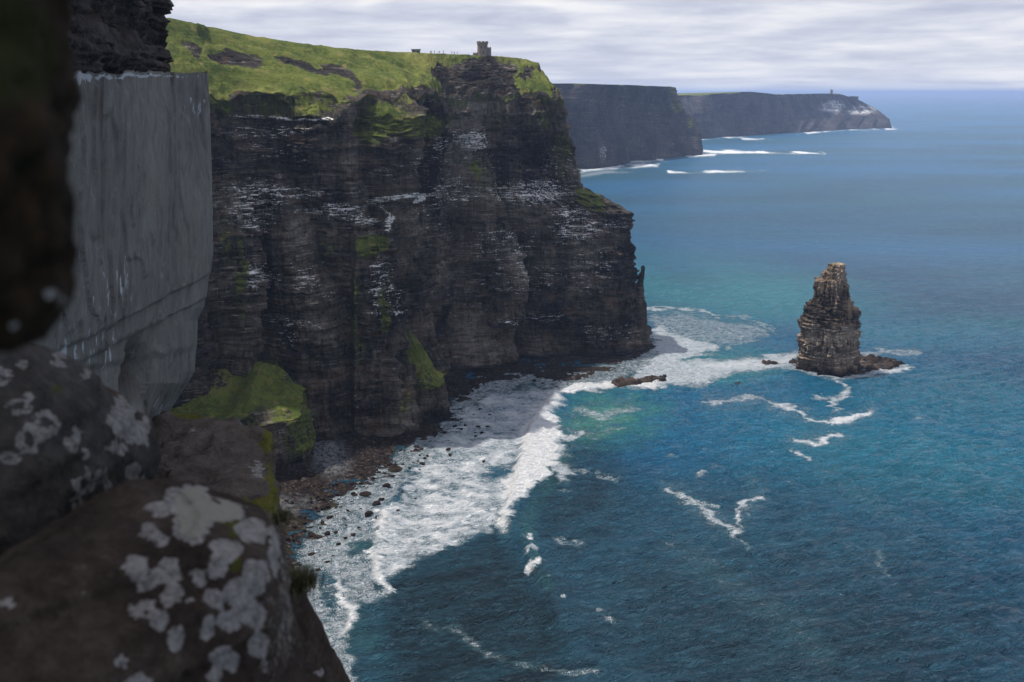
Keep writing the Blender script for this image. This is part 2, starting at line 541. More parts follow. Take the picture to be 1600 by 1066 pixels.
def sea_material():
    m, n = new_mat("sea_water")
    pos = n.n('ShaderNodeNewGeometry').outputs['Position']
    flat = n.scale(pos, (1, 1, 0))
    rot = n.n('ShaderNodeMapping', {'Vector': flat, 'Rotation': (0, 0, R(-18))}).outputs[0]
    w1 = n.noise(n.scale(rot, (.085, .19, 1)), 1.0, 3, .5, .3)
    w2 = n.noise(n.scale(rot, (.30, .62, 1)), 1.0, 5, .62, .5)
    w3 = n.noise(n.scale(rot, (1.3, 2.4, 1)), 1.0, 4, .6)
    ridge = n.math('SUBTRACT', 1.0, n.math('ABSOLUTE', n.math('SUBTRACT', n.math('MULTIPLY', w2, 2.0), 1.0)))
    hgt = n.math('ADD', n.math('ADD', n.math('MULTIPLY', w1, 5.0), n.math('MULTIPLY', ridge, 2.6)), n.math('MULTIPLY', w3, .7))
    # body colour of the water: dark blue, teal, sandy turquoise, aerated green; painted shade over it
    p1 = n.noise(n.scale(flat, (.0045, .0075, 1)), 1.0, 5, .6, .6)
    p2 = n.noise(n.scale(flat, (.0009, .0025, 1)), 1.0, 4, .55, .4)
    base = n.mix(n.ss(p1, .36, .64), (.009, .078, .150), (.011, .104, .155))
    base = n.mix(n.ss(p2, .40, .62), base, (.012, .130, .275))
    base = n.mix(n.attr('teal'), base, (.028, .265, .310))
    base = n.mix(n.attr('milk'), base, (.07, .30, .24))
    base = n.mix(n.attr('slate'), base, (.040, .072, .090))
    base = n.mix(n.attr('shade_or_wet'), base, (.022, .031, .034))
    wv = n.noise(n.scale(rot, (.05, .16, 1)), 1.0, 7, .75, .3)
    base = n.mix(n.ss(wv, .40, .64), n.mix(.22, base, (.003, .020, .040)), n.mix(.16, base, (.05, .24, .36)))
    # foam: density attribute broken up by lacy noise
    f1 = n.noise(flat, .22, 6, .68, .8)
    f2 = n.noise(n.scale(rot, (.32, 1.15, 1)), 1.0, 5, .72, .5)
    vor = n.n('ShaderNodeTexVoronoi', {'Vector': n.n('ShaderNodeVectorMath', {0: n.scale(flat, (.33, .33, 1)), 1: n.n('ShaderNodeTexNoise', {'Vector': flat, 'Scale': .35}).outputs[1]}, operation='ADD').outputs[0]},
              feature='DISTANCE_TO_EDGE').outputs[0]
    lace = n.ss(vor, .0, .22, 1.0, 0.0)
    fo = n.math('ADD', n.math('MULTIPLY', f1, .50), n.math('ADD', n.math('MULTIPLY', f2, .42), n.math('MULTIPLY', lace, .16)))
    fa = n.attr('foam')
    fth = n.math('SUBTRACT', .87, n.math('MULTIPLY', fa, .62))
    foam = n.ss(n.math('SUBTRACT', fo, fth), -.02, .12)
    foam = n.math('MULTIPLY', foam, n.ss(fa, .02, .12))
    # scattered small whitecaps offshore
    wc = n.noise(n.scale(rot, (.05, .16, 1)), 1.0, 6, .72, .6)
    wcm = n.ss(n.noise(flat, .006, 3, .5), .42, .6)
    foam = n.math('MAXIMUM', foam, n.math('MULTIPLY', n.math('MULTIPLY', n.ss(wc, .735, .77), .55), wcm))
    # thin submerged foam veil lightens the water around
    veil = n.math('MULTIPLY', n.ss(fa, .15, .9), .35)
    base = n.mix(veil, base, (.16, .34, .36))
    foamc = n.mix(n.ss(f2, .3, .7), (.54, .61, .66), (.78, .81, .84))
    foamc = n.mix(n.ss(fa, .80, .93), foamc, (.95, .95, .95))
    col = n.mix(foam, base, foamc)
    hgt2 = n.math('ADD', hgt, n.math('MULTIPLY', n.math('MULTIPLY', fo, foam), 1.4))
    b = n.n('ShaderNodeBsdfPrincipled', {'Base Color': col, 'Roughness': n.math('ADD', n.math('MULTIPLY', foam, .5), n.math('ADD', .08, n.math('MULTIPLY', n.attr('open'), .24))),
                                         'IOR': 1.333, 'Specular IOR Level': n.math('SUBTRACT', .42, n.math('MULTIPLY', foam, .3)),
                                         'Normal': n.bump(hgt2, 1.7, 1.0)})
    finish(n, b)
    return m


M_SEA = sea_material()

# ------------------------------------------------------------------ SEA
# waterline of the bay, traced along the shore (ground points)
SHORE_PX = [(300, 1500), (420, 1120), (462, 980), (470, 900), (482, 850), (520, 800), (560, 772), (610, 740), (650, 705), (700, 684), (714, 650),
            (722, 628), (770, 600), (830, 588), (870, 598), (925, 590), (960, 580), (990, 568), (1020, 549)]

ang = np.concatenate([np.linspace(-180, -40, 30, endpoint=False), np.linspace(-40, -17, 70, endpoint=False),
                      np.linspace(-17, 29, 900, endpoint=False), np.linspace(29, 45, 40, endpoint=False), np.linspace(45, 180, 30)])
rows_dep = np.linspace(38, 0.62, 900)           # depression angle steps, as seen from the cliff top
rad = np.concatenate([np.linspace(2, 215, 12, endpoint=False), CAM_H / np.tan(np.radians(rows_dep)),
                      np.geomspace(16500, 80000, 30)])
AA, RR = np.meshgrid(np.radians(ang), rad)
SX, SY = RR * np.sin(AA), RR * np.cos(AA)
px, py = proj(SX, SY, np.zeros_like(SX))
px = np.where(SY > 5, px, -9999.0)

foam = np.zeros_like(SX)


def F_add(mask, val):
    global foam
    foam = np.maximum(foam, mask * val)


wob = fbm(SX / 14, SY / 14, 0, 3)
wx = px + wob * 10 + 14 * fbm(SX / 22, SY / 3.6, 9, 3) * (np.hypot(SX, SY) < 900)
wy = py + fbm(SX / 11, SY / 11, 5, 3) * 7
# surf zone between the two broken waves
F_add(poly_mask(wx, wy, [(716, 650), (760, 612), (830, 604), (905, 604), (868, 640), (826, 680), (803, 735), (795, 790), (770, 832),
                         (705, 858), (650, 885), (606, 925), (588, 915), (582, 860), (596, 805), (636, 752), (676, 700)], 12) * np.clip(.97 + .35 * fbm(SX / 7, SY / 4, 21, 4), 0, 1.1), .80)
F_add(poly_mask(wx, wy, [(845, 640), (880, 660), (872, 720), (830, 775), (800, 800), (780, 780), (806, 700)], 8), .95)
# main breaker
BREAK = [(1030, 598), (960, 600), (905, 606), (866, 622), (838, 655), (820, 700), (812, 740), (800, 790), (790, 822)]
F_add(line_mask(wx, wy, BREAK[:4], 8, 11), .98)
F_add(line_mask(wx, wy, BREAK[3:], 20, 15), 1.0)
F_add(line_mask(wx, wy, [(850, 700), (880, 745), (870, 690)], 16), .8)
F_add(line_mask(wx, wy, [(862, 690), (905, 676), (850, 720), (900, 742)], 7, 5), .75)
# inner bore
F_add(line_mask(wx, wy, [(604, 800), (588, 850), (592, 900), (606, 925)], 14, 10), .92)
F_add(line_mask(wx, wy, [(525, 905), (540, 940), (556, 955), (545, 990)], 11, 9), .92)
F_add(line_mask(wx, wy, [(540, 930), (580, 940), (600, 930)], 16, 10), .66)
# wash at the shore
F_add(poly_mask(wx, wy, [(468, 850), (520, 800), (560, 768), (610, 738), (650, 704), (700, 680), (715, 645), (735, 618), (735, 650), (690, 700), (640, 750), (600, 800),
                         (585, 860), (590, 915), (560, 960), (545, 1000), (556, 1066), (560, 1200), (440, 1200), (460, 980)], 8), .66)
F_add(poly_mask(wx, wy, [(476, 880), (515, 840), (560, 800), (580, 830), (570, 880), (520, 900), (500, 930)], 12), .70)
# holes of clear water inside the surf zone
for cx, cy, rx, ry, a_, v in ((565, 858, 24, 9, -10, .42), (780, 735, 30, 9, -30, .42), (770, 845, 60, 7, -8, .30), (690, 878, 46, 6, -5, .28),
                              (505, 905, 18, 14, 30, .3), (520, 940, 10, 20, 0, .3), (880, 720, 14, 10, -20, .45)):
    mk = blobs(wx, wy, [(cx, cy, rx, ry, 1.0, a_)])
    foam *= 1 - mk * v
# behind the breaker: aerated streaks
F_add(poly_mask(wx, wy, [(870, 640), (930, 615), (1000, 612), (1010, 650), (960, 680), (890, 690), (866, 665)], 14), .42)
F_add(line_mask(wx, wy, [(900, 640), (940, 655), (985, 640)], 9), .62)
F_add(line_mask(wx, wy, [(880, 672), (930, 682), (980, 668)], 6), .5)
# crest caps further along the wave
CREST = [(800, 800), (818, 845), (830, 880), (846, 910), (862, 945), (880, 990), (905, 1040), (930, 1100)]
F_add(blobs(px + 9 * fbm(SX / 3, SY / 3, 4, 4), py + 6 * fbm(SX / 2.5, SY / 2.5, 14, 4), [(826, 848, 8, 6, .9), (830, 868, 10, 6, .8), (833, 890, 15, 7, .95, -20), (855, 912, 6, 5, .6), (880, 942, 5, 6, .75),
                     (935, 958, 9, 5, .62), (953, 971, 12, 5, .6, 15), (888, 848, 30, 7, .56, 6), (915, 738, 50, 4, .56, 5),
                     (950, 748, 22, 4, .6), (880, 768, 20, 4, .5), (905, 700, 40, 4, .45)]), 1.0)
F_add(line_mask(wx, wy, [(700, 980), (720, 990), (760, 1020), (800, 1040), (850, 1050)], 7), .50)
F_add(line_mask(wx, wy, [(860, 1052), (900, 1058), (940, 1056)], 5), .60)
F_add(line_mask(wx, wy, [(660, 970), (690, 985)], 8), .45)
# channel between the point and the stack
F_add(poly_mask(wx, wy, [(1016, 500), (1060, 520), (1125, 534), (1122, 552), (1070, 562), (1140, 560), (1250, 548), (1250, 570), (1190, 582),
                         (1130, 590), (1100, 608), (1040, 606), (960, 604), (990, 580), (1022, 552)], 8), .80)
F_add(poly_mask(wx, wy, [(1008, 486), (1060, 483), (1130, 496), (1200, 505), (1210, 530), (1130, 545), (1020, 540)], 12), .60)
F_add(line_mask(wx, wy, [(1010, 484), (1050, 482), (1095, 487), (1120, 495)], 3), .78)
F_add(line_mask(wx, wy, [(1125, 494), (1165, 497), (1195, 506), (1215, 522)], 3), .64)
F_add(line_mask(wx, wy, [(1135, 545), (1165, 533), (1182, 530)], 5), .62)
F_add(line_mask(wx, wy, [(1240, 562), (1190, 568), (1100, 575)], 12), .85)
F_add(line_mask(wx, wy, [(1110, 629), (1150, 625), (1175, 619), (1200, 627)], 6, 4), .72)
F_add(line_mask(wx, wy, [(1206, 634), (1235, 640), (1262, 648)], 5, 3), .85)
# around the stack
F_add(line_mask(wx, wy, [(1228, 573), (1280, 583), (1325, 590), (1375, 584), (1418, 575)], 6), .72)
F_add(line_mask(wx, wy, [(1345, 556), (1385, 548), (1435, 552)], 8, 6), .64)
F_add(line_mask(wx, wy, [(1375, 585), (1420, 577)], 4), .85)
F_add(line_mask(wx, wy, [(1318, 590), (1322, 615), (1300, 628), (1310, 640)], 7, 8), .74)
F_add(line_mask(wx, wy, [(1272, 618), (1300, 622)], 5), .66)
F_add(line_mask(wx, wy, [(1266, 655), (1290, 664), (1330, 655), (1362, 646)], 6, 3.5), .90)
for hp_ in ([(1266, 655), (1290, 664), (1362, 646)], [(1206, 634), (1262, 648)], [(1056, 766), (1110, 815), (1152, 834)], [(1182, 780), (1152, 822)], [(1243, 690), (1310, 682)], [(1110, 629), (1200, 627)]):
    F_add(line_mask(wx, wy, hp_, 24, 20), .46)
F_add(line_mask(wx, wy, [(1243, 690), (1270, 692), (1310, 682)], 5, 4), .88)
F_add(line_mask(wx, wy, [(1240, 708), (1262, 716)], 4, 4), .74)
# floating foam patch
F_add(line_mask(wx, wy, [(1056, 766), (1085, 790), (1110, 815), (1152, 834)], 7, 7), .76)
F_add(line_mask(wx, wy, [(1085, 790), (1112, 788)], 5, 4), .66)
F_add(line_mask(wx, wy, [(1182, 780), (1158, 795), (1152, 822)], 6, 4), .84)
F_add(line_mask(wx, wy, [(1152, 834), (1170, 858)], 7, 5), .55)
F_add(blobs(wx, wy, [(1092, 742, 12, 8, .55), (1120, 733, 20, 4, .48), (1170, 755, 12, 20, .42), (1130, 575, 8, 3, .6), (1050, 713, 14, 3, .5), (1435, 653, 8, 3, .6)]), 1.0)
F_add(line_mask(wx, wy, [(1372, 865), (1384, 905)], 7), .50)
F_add(line_mask(wx, wy, [(1060, 850), (1120, 900), (1210, 960), (1290, 1030)], 34), .37)
F_add(line_mask(wx, wy, [(1280, 730), (1340, 770), (1420, 820)], 26), .36)
# far breakers
farn = np.clip(.80 + 1.3 * fbm(SX / 45, SY / 150, 2, 4), 0, 1.15)
for pts, w0, w1, v in (([(905, 268), (960, 262), (1040, 258)], 4, 3, .85), ([(955, 254), (1000, 251), (1050, 250)], 3, 2, .95),
                       ([(920, 276), (960, 270), (1010, 268)], 3, 2, .6),
                       ([(1084, 240), (1130, 238), (1200, 238), (1300, 240)], 3.2, 1.4, .98), ([(1090, 244), (1130, 242)], 2, 2, .9),
                       ([(1060, 269), (1120, 269), (1205, 267)], 2.0, 1.6, .92), ([(1090, 219), (1150, 215), (1175, 213)], 1.6, 1.6, .9),
                       ([(1170, 218), (1215, 218)], 1.3, 1.3, .8), ([(1255, 210), (1285, 208), (1320, 204), (1395, 202)], 1.4, 1.2, .85),
                       ([(1392, 201), (1410, 201)], 2.2, 1.6, .98)):
    F_add(line_mask(px + 14 * farn, py + 2.5 * (farn - .8), pts, w0 * 1.6, w1 * 1.6) * np.minimum(farn * 1.15, 1.1), v)
# thin swash along the waterline and the foot of the point
d, t = line_dist(wx, wy, SHORE_PX)
F_add((1 - sst(d, 8, 26)), .62)

teal = blobs(px, py, [(1130, 455, 210, 45, .85, 6), (1470, 640, 260, 55, .30, 4), (1400, 720, 300, 70, .42, 8), (1060, 560, 160, 40, .6),
                      (1250, 700, 160, 60, .35), (1500, 520, 260, 25, .35)], .7)
teal = np.maximum(teal, .0)
teal *= np.clip(.75 + .5 * fbm(SX / 90, SY / 140, 3, 4), 0, 1.2)
milk = blobs(wx, wy, [(950, 655, 76, 40, .95, -8), (560, 1000, 30, 60, .45, -20), (545, 860, 40, 22, .45), (860, 615, 50, 18, .35), (700, 700, 60, 60, .3),
                      (1100, 575, 110, 26, .45)], .7)
milk = np.maximum(milk, line_mask(px, py, [(925, 618), (905, 650), (885, 690), (872, 735), (838, 785), (822, 830), (838, 885), (860, 935)], 15, 7) * .55)
milk *= np.clip(.8 + .9 * fbm(SX / 9, SY / 9, 8, 3), 0, 1.2)
shade_or_wet = blobs(px, py, [(900, 760, 70, 80, .6), (1500, 1010, 260, 110, .55), (1180, 1010, 260, 110, .35)], .6)  # dark patches painted into the water; lower right imitates weaker sky reflection

shade_or_wet = np.maximum(shade_or_wet, .8 * poly_mask(px + 30 * wob, wy, [(600, 930), (650, 885), (780, 840), (850, 930), (895, 1040), (930, 1120), (600, 1120), (600, 1010)], 34))  # dark cliff reflection and shade painted into the water colour

slate = (1 - sst(np.hypot(SX * .8, SY) + 60 * fbm(SX / 120, SY / 120, 7, 3), 330, 560)) * (1 - .6 * sst(px, 1250, 1600)) * .8  # slate near water, partly lightened to imitate sky reflection
shade_or_wet = np.maximum(shade_or_wet, .85 * (1 - sst(d, 8, 34)))
# relief: swell, chop, the breaking wave and its bore
dist = np.hypot(SX, SY)
Zs = 0.45 * vn(SX / 26 + SY / 60, SY / 19) * (1 - sst(dist, 900, 1700)) + 0.28 * vn(SX / 11, SY / 8, 4) * (1 - sst(dist, 700, 1300))
chop = np.clip(1.3 - dist / 900, 0, 1)
Zs += chop * 1.0 * (1 - np.abs(vn((SX * .9 + SY * .3) / 5.5, (SY * .95 - SX * .3) / 2.9, 2)) * 1.7)
lp = [tuple(G(a, b)[:2]) for a, b in BREAK[2:] + CREST[1:]]
dl, tl = line_dist(SX, SY, lp)
side = np.ones_like(SX)
# sign of the side: shoreward is lower X / left of the line
xc = np.interp(-SY, [-p[1] for p in lp], [p[0] for p in lp])
side = np.where(SX < xc, -1.0, 1.0)
prof = np.where(side < 0, np.exp(-(dl / 2.2) ** 2), np.exp(-(dl / 9.0) ** 2))
Zs += 3.4 * prof * (1 - sst(tl, .80, 1.0)) * (.8 + .4 * vn(SX / 6, SY / 6, 9)) * (dist < 1200)
bp = [tuple(G(a, b)[:2]) for a, b in ((640, 750), (600, 800), (585, 855), (592, 905), (560, 950), (545, 992))]
d2, t2 = line_dist(SX, SY, bp)
xc2 = np.interp(-SY, [-p[1] for p in bp], [p[0] for p in bp])
Zs += 1.0 * np.where(SX < xc2, np.exp(-(d2 / 1.5) ** 2), np.exp(-(d2 / 8) ** 2)) * (dist < 600)
Zs += .35 * foam * fbm(SX / 1.6, SY / 1.6, 1, 3) * (dist < 900)
sea = grid_mesh("sea", np.stack([SX, SY, Zs], -1), M_SEA, {'foam': foam, 'teal': teal, 'milk': np.clip(milk, 0, 1), 'shade_or_wet': shade_or_wet, 'slate': slate, 'open': sst(dist, 350, 1500)}, smooth=True, flip=True)
tag(sea, kind="structure", label="blue green sea with white surf breaking below the cliffs")

# ------------------------------------------------------------------ MAIN CLIFF
g = lambda a, b: tuple(G(a, b)[:2])
base = [(-40, -120), (-45, 40), (-62, 140), (-95, 250), (-135, 350), (-152, 410), (-134, 444), (-114, 474), g(486, 697), g(560, 693), g(612, 692),
        g(640, 655), g(668, 640), g(706, 606), g(770, 576), g(850, 560), g(940, 552), g(1017, 546), (92, 700), (62, 745), (34, 860), (10, 1100), (60, 1600), (100, 2150)]
rim = [(-70, -120), (-75, 40), (-84, 140), (-118, 255), (-160, 360), (-185, 432), (-153, 476), (-130, 500), (-109, 508), (-80, 512), (-60, 530),
       (-50, 556), (-44, 580), (-40, 615), (-20, 650), (3, 666), (23, 676), (34.5, 690), (30, 716), (12, 765), (-25, 870), (-60, 1110), (-20, 1600), (20, 2150)]
m93 = [tuple(.5 * (a + b) for a, b in zip(p, q)) for p, q in zip(base, rim)]
m112 = [tuple(.4 * a + .6 * b for a, b in zip(p, q)) for p, q in zip(base, rim)]
m93[15], m93[16], m93[17], m93[18] = (20, 658), (54, 668), (79, 680), (70, 712)
m112[15], m112[16], m112[17], m112[18] = (10, 663), (32, 674), (47, 684), (42, 716)
m40 = [tuple(.76 * a + .24 * b for a, b in zip(p, q)) for p, q in zip(base, rim)]
m40[16], m40[17], m40[18] = (60, 662), (86, 674), (78, 706)
crest = [(-130, -120, 196), (-140, 40, 198), (-150, 140, 200), (-190, 260, 204), (-230, 370, 208)]
crest += [tuple(W(*p)) for p in ((110, 16, 490), (255, 27, 512), (330, 43, 545), (400, 57, 560), (480, 69, 575), (545, 76, 590), (595, 80, 610),
                                 (640, 82, 632), (690, 84, 662), (748, 87, 690), (792, 89, 712), (822, 93, 724), (841, 99, 727))]
crest += [tuple(W(826, 96, 775)), tuple(W(780, 98, 830)), (-70, 900, 196), (-120, 1120, 190), (-80, 1600, 190), (-40, 2150, 190)]
rimz = [170] * 24
rz = {16: 168, 17: 166, 18: 166, 15: 169, 5: 172, 6: 173}
lv = lambda pts, z: [(p[0], p[1], z) for p in pts]
back = []
for i, c in enumerate(crest):
    back.append((c[0] - 300, c[1] + (60 if i < 15 else 60), c[2] - (14 if i >= 6 else 0)))
levels = [lv(base, -4), lv(base, 0), lv(m40, 40), lv(m93, 93), lv(m112, 108), [(p[0], p[1], rz.get(i, 170)) for i, p in enumerate(rim)], crest, back]
colc = [6, 6, 8, 10, 16, 60, 90, 90, 120, 100, 60, 60, 70, 100, 110, 120, 110, 40, 30, 16, 12, 10, 10]
rowc = [6, 90, 118, 34, 140, 120, 14]
V, u, v = curtain(levels, colc, rowc)
mid = V[200]
S = np.concatenate([[0], np.cumsum(np.hypot(*np.diff(mid[:, :2], axis=0).T))])
N = outward(V, 200)
SS, ZZ = np.meshgrid(S, np.ones(len(v)))
ZZ = V[..., 2].copy()
X, Y = V[..., 0], V[..., 1]
qx, qy = proj(X, Y, V[..., 2])
r_rim = sum(rowc[:5])
vv = v[:, None] * np.ones_like(X)
cw = 1 - sst(vv, 4.82, 5.0)                   # cliff weight, fades at the rim
det = sst(u, 4.5, 6.0)[None, :] * np.ones_like(X)
disp = 14.0 * (np.abs(vn(SS / 34 + .5 * vn(ZZ / 50, 3.1), ZZ / 210, .2)) * 2 - .7)
disp += 5.0 * fbm(SS / 13 + .4 * vn(ZZ / 24, .7), ZZ / 70, 3, 4)
disp += 1.9 * fbm(SS / 4.5, ZZ / 34, 7, 3)
bd = 1.7 * beds(SS, ZZ, 1.0, 0.012)
# buttresses and recesses, placed by where they stand on the face
def bx(a, b, soft):
    return sst(qx, a - soft, a + soft) * (1 - sst(qx, b - soft, b + soft))
disp += 10 * bx(551, 618, 3) * np.clip((112 - ZZ) / 18, 0, 1) * sst(ZZ, -8, 10)
disp += 9 * bx(622, 690, 4) * np.clip((46 - ZZ) / 26, 0, 1) ** .8
disp += 9 * bx(366, 402, 7) * np.clip((120 - ZZ) / 70, 0, 1)
disp -= 9 * bx(402, 420, 6) * np.clip((150 - ZZ) / 60, 0, 1)
disp -= 7 * bx(690, 745, 12) * np.clip((150 - ZZ) / 40, 0, 1)
disp -= 7 * blobs(qx, qy, [(835, 525, 52, 22, 1.0), (560, 660, 40, 16, .7), (470, 560, 30, 60, .5)])
disp += 5 * bx(745, 765, 5) * np.clip((140 - ZZ) / 30, 0, 1)
tipf = 1 - sst(u, 16.3, 16.9)[None, :] * .92 * (1 - sst(u, 17.6, 18.2)[None, :])
disp = disp * tipf + bd
disp = disp * cw * (.35 + .65 * det)
V[..., 0] += N[:, 0][None, :] * disp
V[..., 1] += N[:, 1][None, :] * disp
V[..., 2] += .5 * cw * fbm(SS / 3, ZZ / 2, 6, 2)
V[..., 2] += sst(vv, 4.3, 4.95) * (1 - sst(vv, 5.05, 5.4)) * (6 * fbm(SS / 24, ZZ / 12, 2, 4) + 3.5 * fbm(SS / 6, ZZ / 5, 4, 4) - 1) * det
# grassy slope relief
sl = sst(vv, 5.0, 5.15) * (1 - sst(vv, 5.9, 6.0))
tt = np.clip(vv - 5, 0, 1)
qxw = qx + 26 * fbm(SS / 14, tt * 4, 21, 4)
qyw = qy + 9 * fbm(SS / 10, tt * 5, 23, 4)
outc = blobs(qxw, qyw, [(368, 90, 38, 15, .95, 6), (300, 80, 26, 14, .6, 30), (470, 100, 50, 6, .6, 14), (520, 108, 34, 8, .75, 25), (545, 120, 22, 10, .6, 40),
                      (740, 135, 55, 40, 1.0), (700, 112, 26, 12, .8), (770, 118, 40, 24, 1.0), (755, 98, 16, 10, .9), (800, 140, 34, 10, .8, 30), (835, 112, 22, 5, .85, -25), (845, 160, 50, 8, .8),
                      (640, 150, 70, 7, .8), (865, 150, 4, 10, .9), (780, 150, 60, 16, .8)])
rough = fbm(SS / 16, tt * 2.2, 2, 4)
ter = vn(SS / 22 + tt * 1.4, tt * 3.1, 7)
V[..., 2] += sl * (2.6 * rough + 2.0 * (np.abs(ter) * 2 - .6) * (.4 + .6 * det)) - 1.5 * sl * outc * (1 + rough)
V[..., 1] += sl * outc * 1.6 * (beds(SS, V[..., 2] * 2, .8)) * .5
V[..., 2] += sl * 1.0 * fbm(SS / 5 + tt * 3, tt * 9, 4, 4)
V[..., 2] += sst(vv, 5.3, 5.9) * (1 - sst(vv, 6, 6.2)) * .5 * fbm(SS / 4, vv * 3, 1, 3)
qx, qy = proj(V[..., 0], V[..., 1], V[..., 2])
moss = np.where(vv >= 5, 1.0, 0.0) * np.ones_like(X)
moss = np.where(vv >= 5, 1.0 - outc * 1.15 + .35 * rough - .5 * (1 - sst(vv, 5.0, 5.22)) * (1 - sst(qx, 860, 900)), 0)
moss = np.maximum(moss, (1 - sst(5.0 - vv, 0.0, .30)) * .50 * (vv < 5))
qx0, qy0 = qx, qy
qx = qx + 16 * fbm(SS / 12, ZZ / 9, 1, 4)
qy = qy + 8 * fbm(SS / 20, ZZ / 7, 3, 4)
moss = np.maximum(moss, blobs(qx, qy, [(440, 165, 120, 26, .52), (590, 190, 34, 45, .70, 35), (650, 195, 70, 30, .56), (345, 150, 24, 40, .62), (585, 385, 30, 22, .64),
                                       (556, 500, 12, 110, .48), (606, 470, 12, 70, .52), (378, 440, 16, 110, .52), (352, 370, 14, 70, .5), (420, 590, 30, 40, .6), (660, 590, 30, 50, .40, 40),
                                       (690, 600, 18, 40, .50), (925, 312, 34, 16, .62, 25), (780, 270, 70, 50, .44), (880, 240, 24, 60, .52), (960, 400, 24, 70, .38),
                                       (520, 400, 40, 80, .38), (640, 640, 20, 40, .45), (845, 190, 40, 24, .5), (800, 190, 60, 30, .42), (480, 640, 40, 50, .4)], .6))
guano_or_sunlit = blobs(qx, qy, [(430, 183, 110, 3.5, .95, 1), (430, 205, 100, 16, .62), (430, 240, 90, 26, .50), (400, 320, 66, 60, .66), (450, 300, 80, 12, .7), (520, 330, 60, 16, .8),
                       (625, 312, 70, 6, .92, -7), (605, 340, 6, 26, .9), (560, 345, 50, 9, .7), (740, 222, 34, 22, .82), (690, 225, 24, 18, .66), (710, 300, 60, 26, .66), (830, 300, 80, 26, .74), (790, 380, 70, 40, .60),
                       (900, 350, 60, 40, .66), (930, 420, 60, 50, .56), (820, 430, 80, 40, .58), (830, 500, 70, 12, .66), (600, 450, 32, 60, .66), (610, 488, 40, 4, .85), (400, 430, 36, 30, .72), (480, 440, 40, 30, .6),
                       (460, 505, 60, 10, .66), (450, 530, 30, 20, .6), (950, 520, 60, 20, .55), (960, 350, 30, 14, .66), (680, 340, 50, 60, .5), (730, 460, 50, 90, .42), (700, 260, 170, 40, .5),
                       (450, 450, 120, 120, .42), (540, 620, 60, 50, .34), (700, 600, 20, 50, .3), (880, 270, 50, 60, .6)], .55)
guano_or_sunlit *= np.where(vv > 4.95, 0, 1)
cliff = grid_mesh("cliff_terrain", V, M_CLIFF, {'moss': moss, 'guano_or_sunlit': guano_or_sunlit, 'wet': np.ones_like(X), 'shale': np.maximum(outc * (vv >= 5), .5 * sst(vv, 4.85, 5.0))}, smooth=False)
tag(cliff, kind="structure", label="tall dark layered sea cliff with a green grassy top")

# small pinnacle leaning on the point, and the green knoll in front of the cliff foot


def plug(name, centre, rfun, zs, mat, nth=220, capn=20, cap=None, attrs=None, ztop=None, parent=None):
    """Rock column: rings of radius rfun(theta, z) with a cap surface."""
    th = np.linspace(0, 2 * math.pi, nth, endpoint=False)
    TH, Z = np.meshgrid(th, np.array(zs, float))
    if ztop is not None:
        Z = np.where(Z > 0, Z / zs[-1] * ztop(TH), Z)
    RR_, OX, OY = rfun(TH, Z)
    Xr = RR_ * np.cos(TH) + OX
    Yr = RR_ * np.sin(TH) + OY
    body = np.stack([Xr, Yr, Z], -1)
    k = np.linspace(1, 0, capn + 1)[1:]
    cx, cy = Xr[-1].mean(), Yr[-1].mean()
    rings = []
    for q in k:
        x = cx + (Xr[-1] - cx) * q
        y = cy + (Yr[-1] - cy) * q
        z = (zs[-1] if ztop is None else Z[-1] * q + Z[-1].mean() * (1 - q)) + (cap(x, y, q) if cap else 0.0) + 0 * x
        rings.append(np.stack([x, y, z], -1))
    Vp = np.concatenate([body, np.array(rings)], 0)
    return grid_mesh(name, Vp + np.array([centre[0], centre[1], 0]), mat,
                     attrs(Vp, len(zs)) if attrs else {'moss': np.zeros(Vp.shape[:2]), 'guano_or_sunlit': np.zeros(Vp.shape[:2]), 'wet': np.ones(Vp.shape[:2])},
                     wrap=True, parent=parent, flip=False, origin=(centre[0], centre[1], 0))


def ang_noise(TH, Z, fr, zf, seed):
    return fbm(np.cos(TH) * fr + 5 + seed, np.sin(TH) * fr + 9, Z * zf + seed, 4)


def knoll_r(TH, Z):
    r = 27 + 20 * np.clip(np.cos(TH - math.pi), 0, 1) ** 2
    r = r + 4 * ang_noise(TH, Z, 1.6, .02, 1) + 2 * ang_noise(TH, Z, 5, .05, 2)
    r = r + .9 * beds(TH * 28, Z, .7) - 5 * sst(Z, 5, 34) - 3.0 * (1 - sst(Z, 6, 13))
    return r, 0 * TH, 0 * TH


def knoll_cap(x, y, q):
    return -4.5 * np.exp(-((x + 13) / 6) ** 2) * (1 - q ** 3) + 2.6 * fbm(x / 7, y / 7, 1, 4) * (1 - q ** 4)


def knoll_attr(Vp, nz):
    z = Vp[..., 2]
    m = sst(z, 22, 32) * .62
    m[nz:] = .62 + .25 * fbm(Vp[nz:, :, 0] / 9, Vp[nz:, :, 1] / 9, 3, 3)
    m = np.maximum(m, .55 * sst(z, 4, 14) * sst(Vp[..., 0], 8, 20))
    return {'moss': m, 'guano_or_sunlit': np.full(m.shape, .2), 'wet': np.ones(m.shape)}


knoll = plug("knoll_terrain", (-119, 441), knoll_r, np.linspace(-3, 33, 100), M_CLIFF, 420, 60, knoll_cap, knoll_attr, ztop=lambda t: 30 + 17 * np.clip(np.cos(t - R(112)), 0, 1) ** 1.1 + 2.2 * np.sin(2 * t + .4) + 1.2 * np.sin(5 * t))
tag(knoll, kind="structure", label="moss covered knoll standing at the foot of the main cliff")


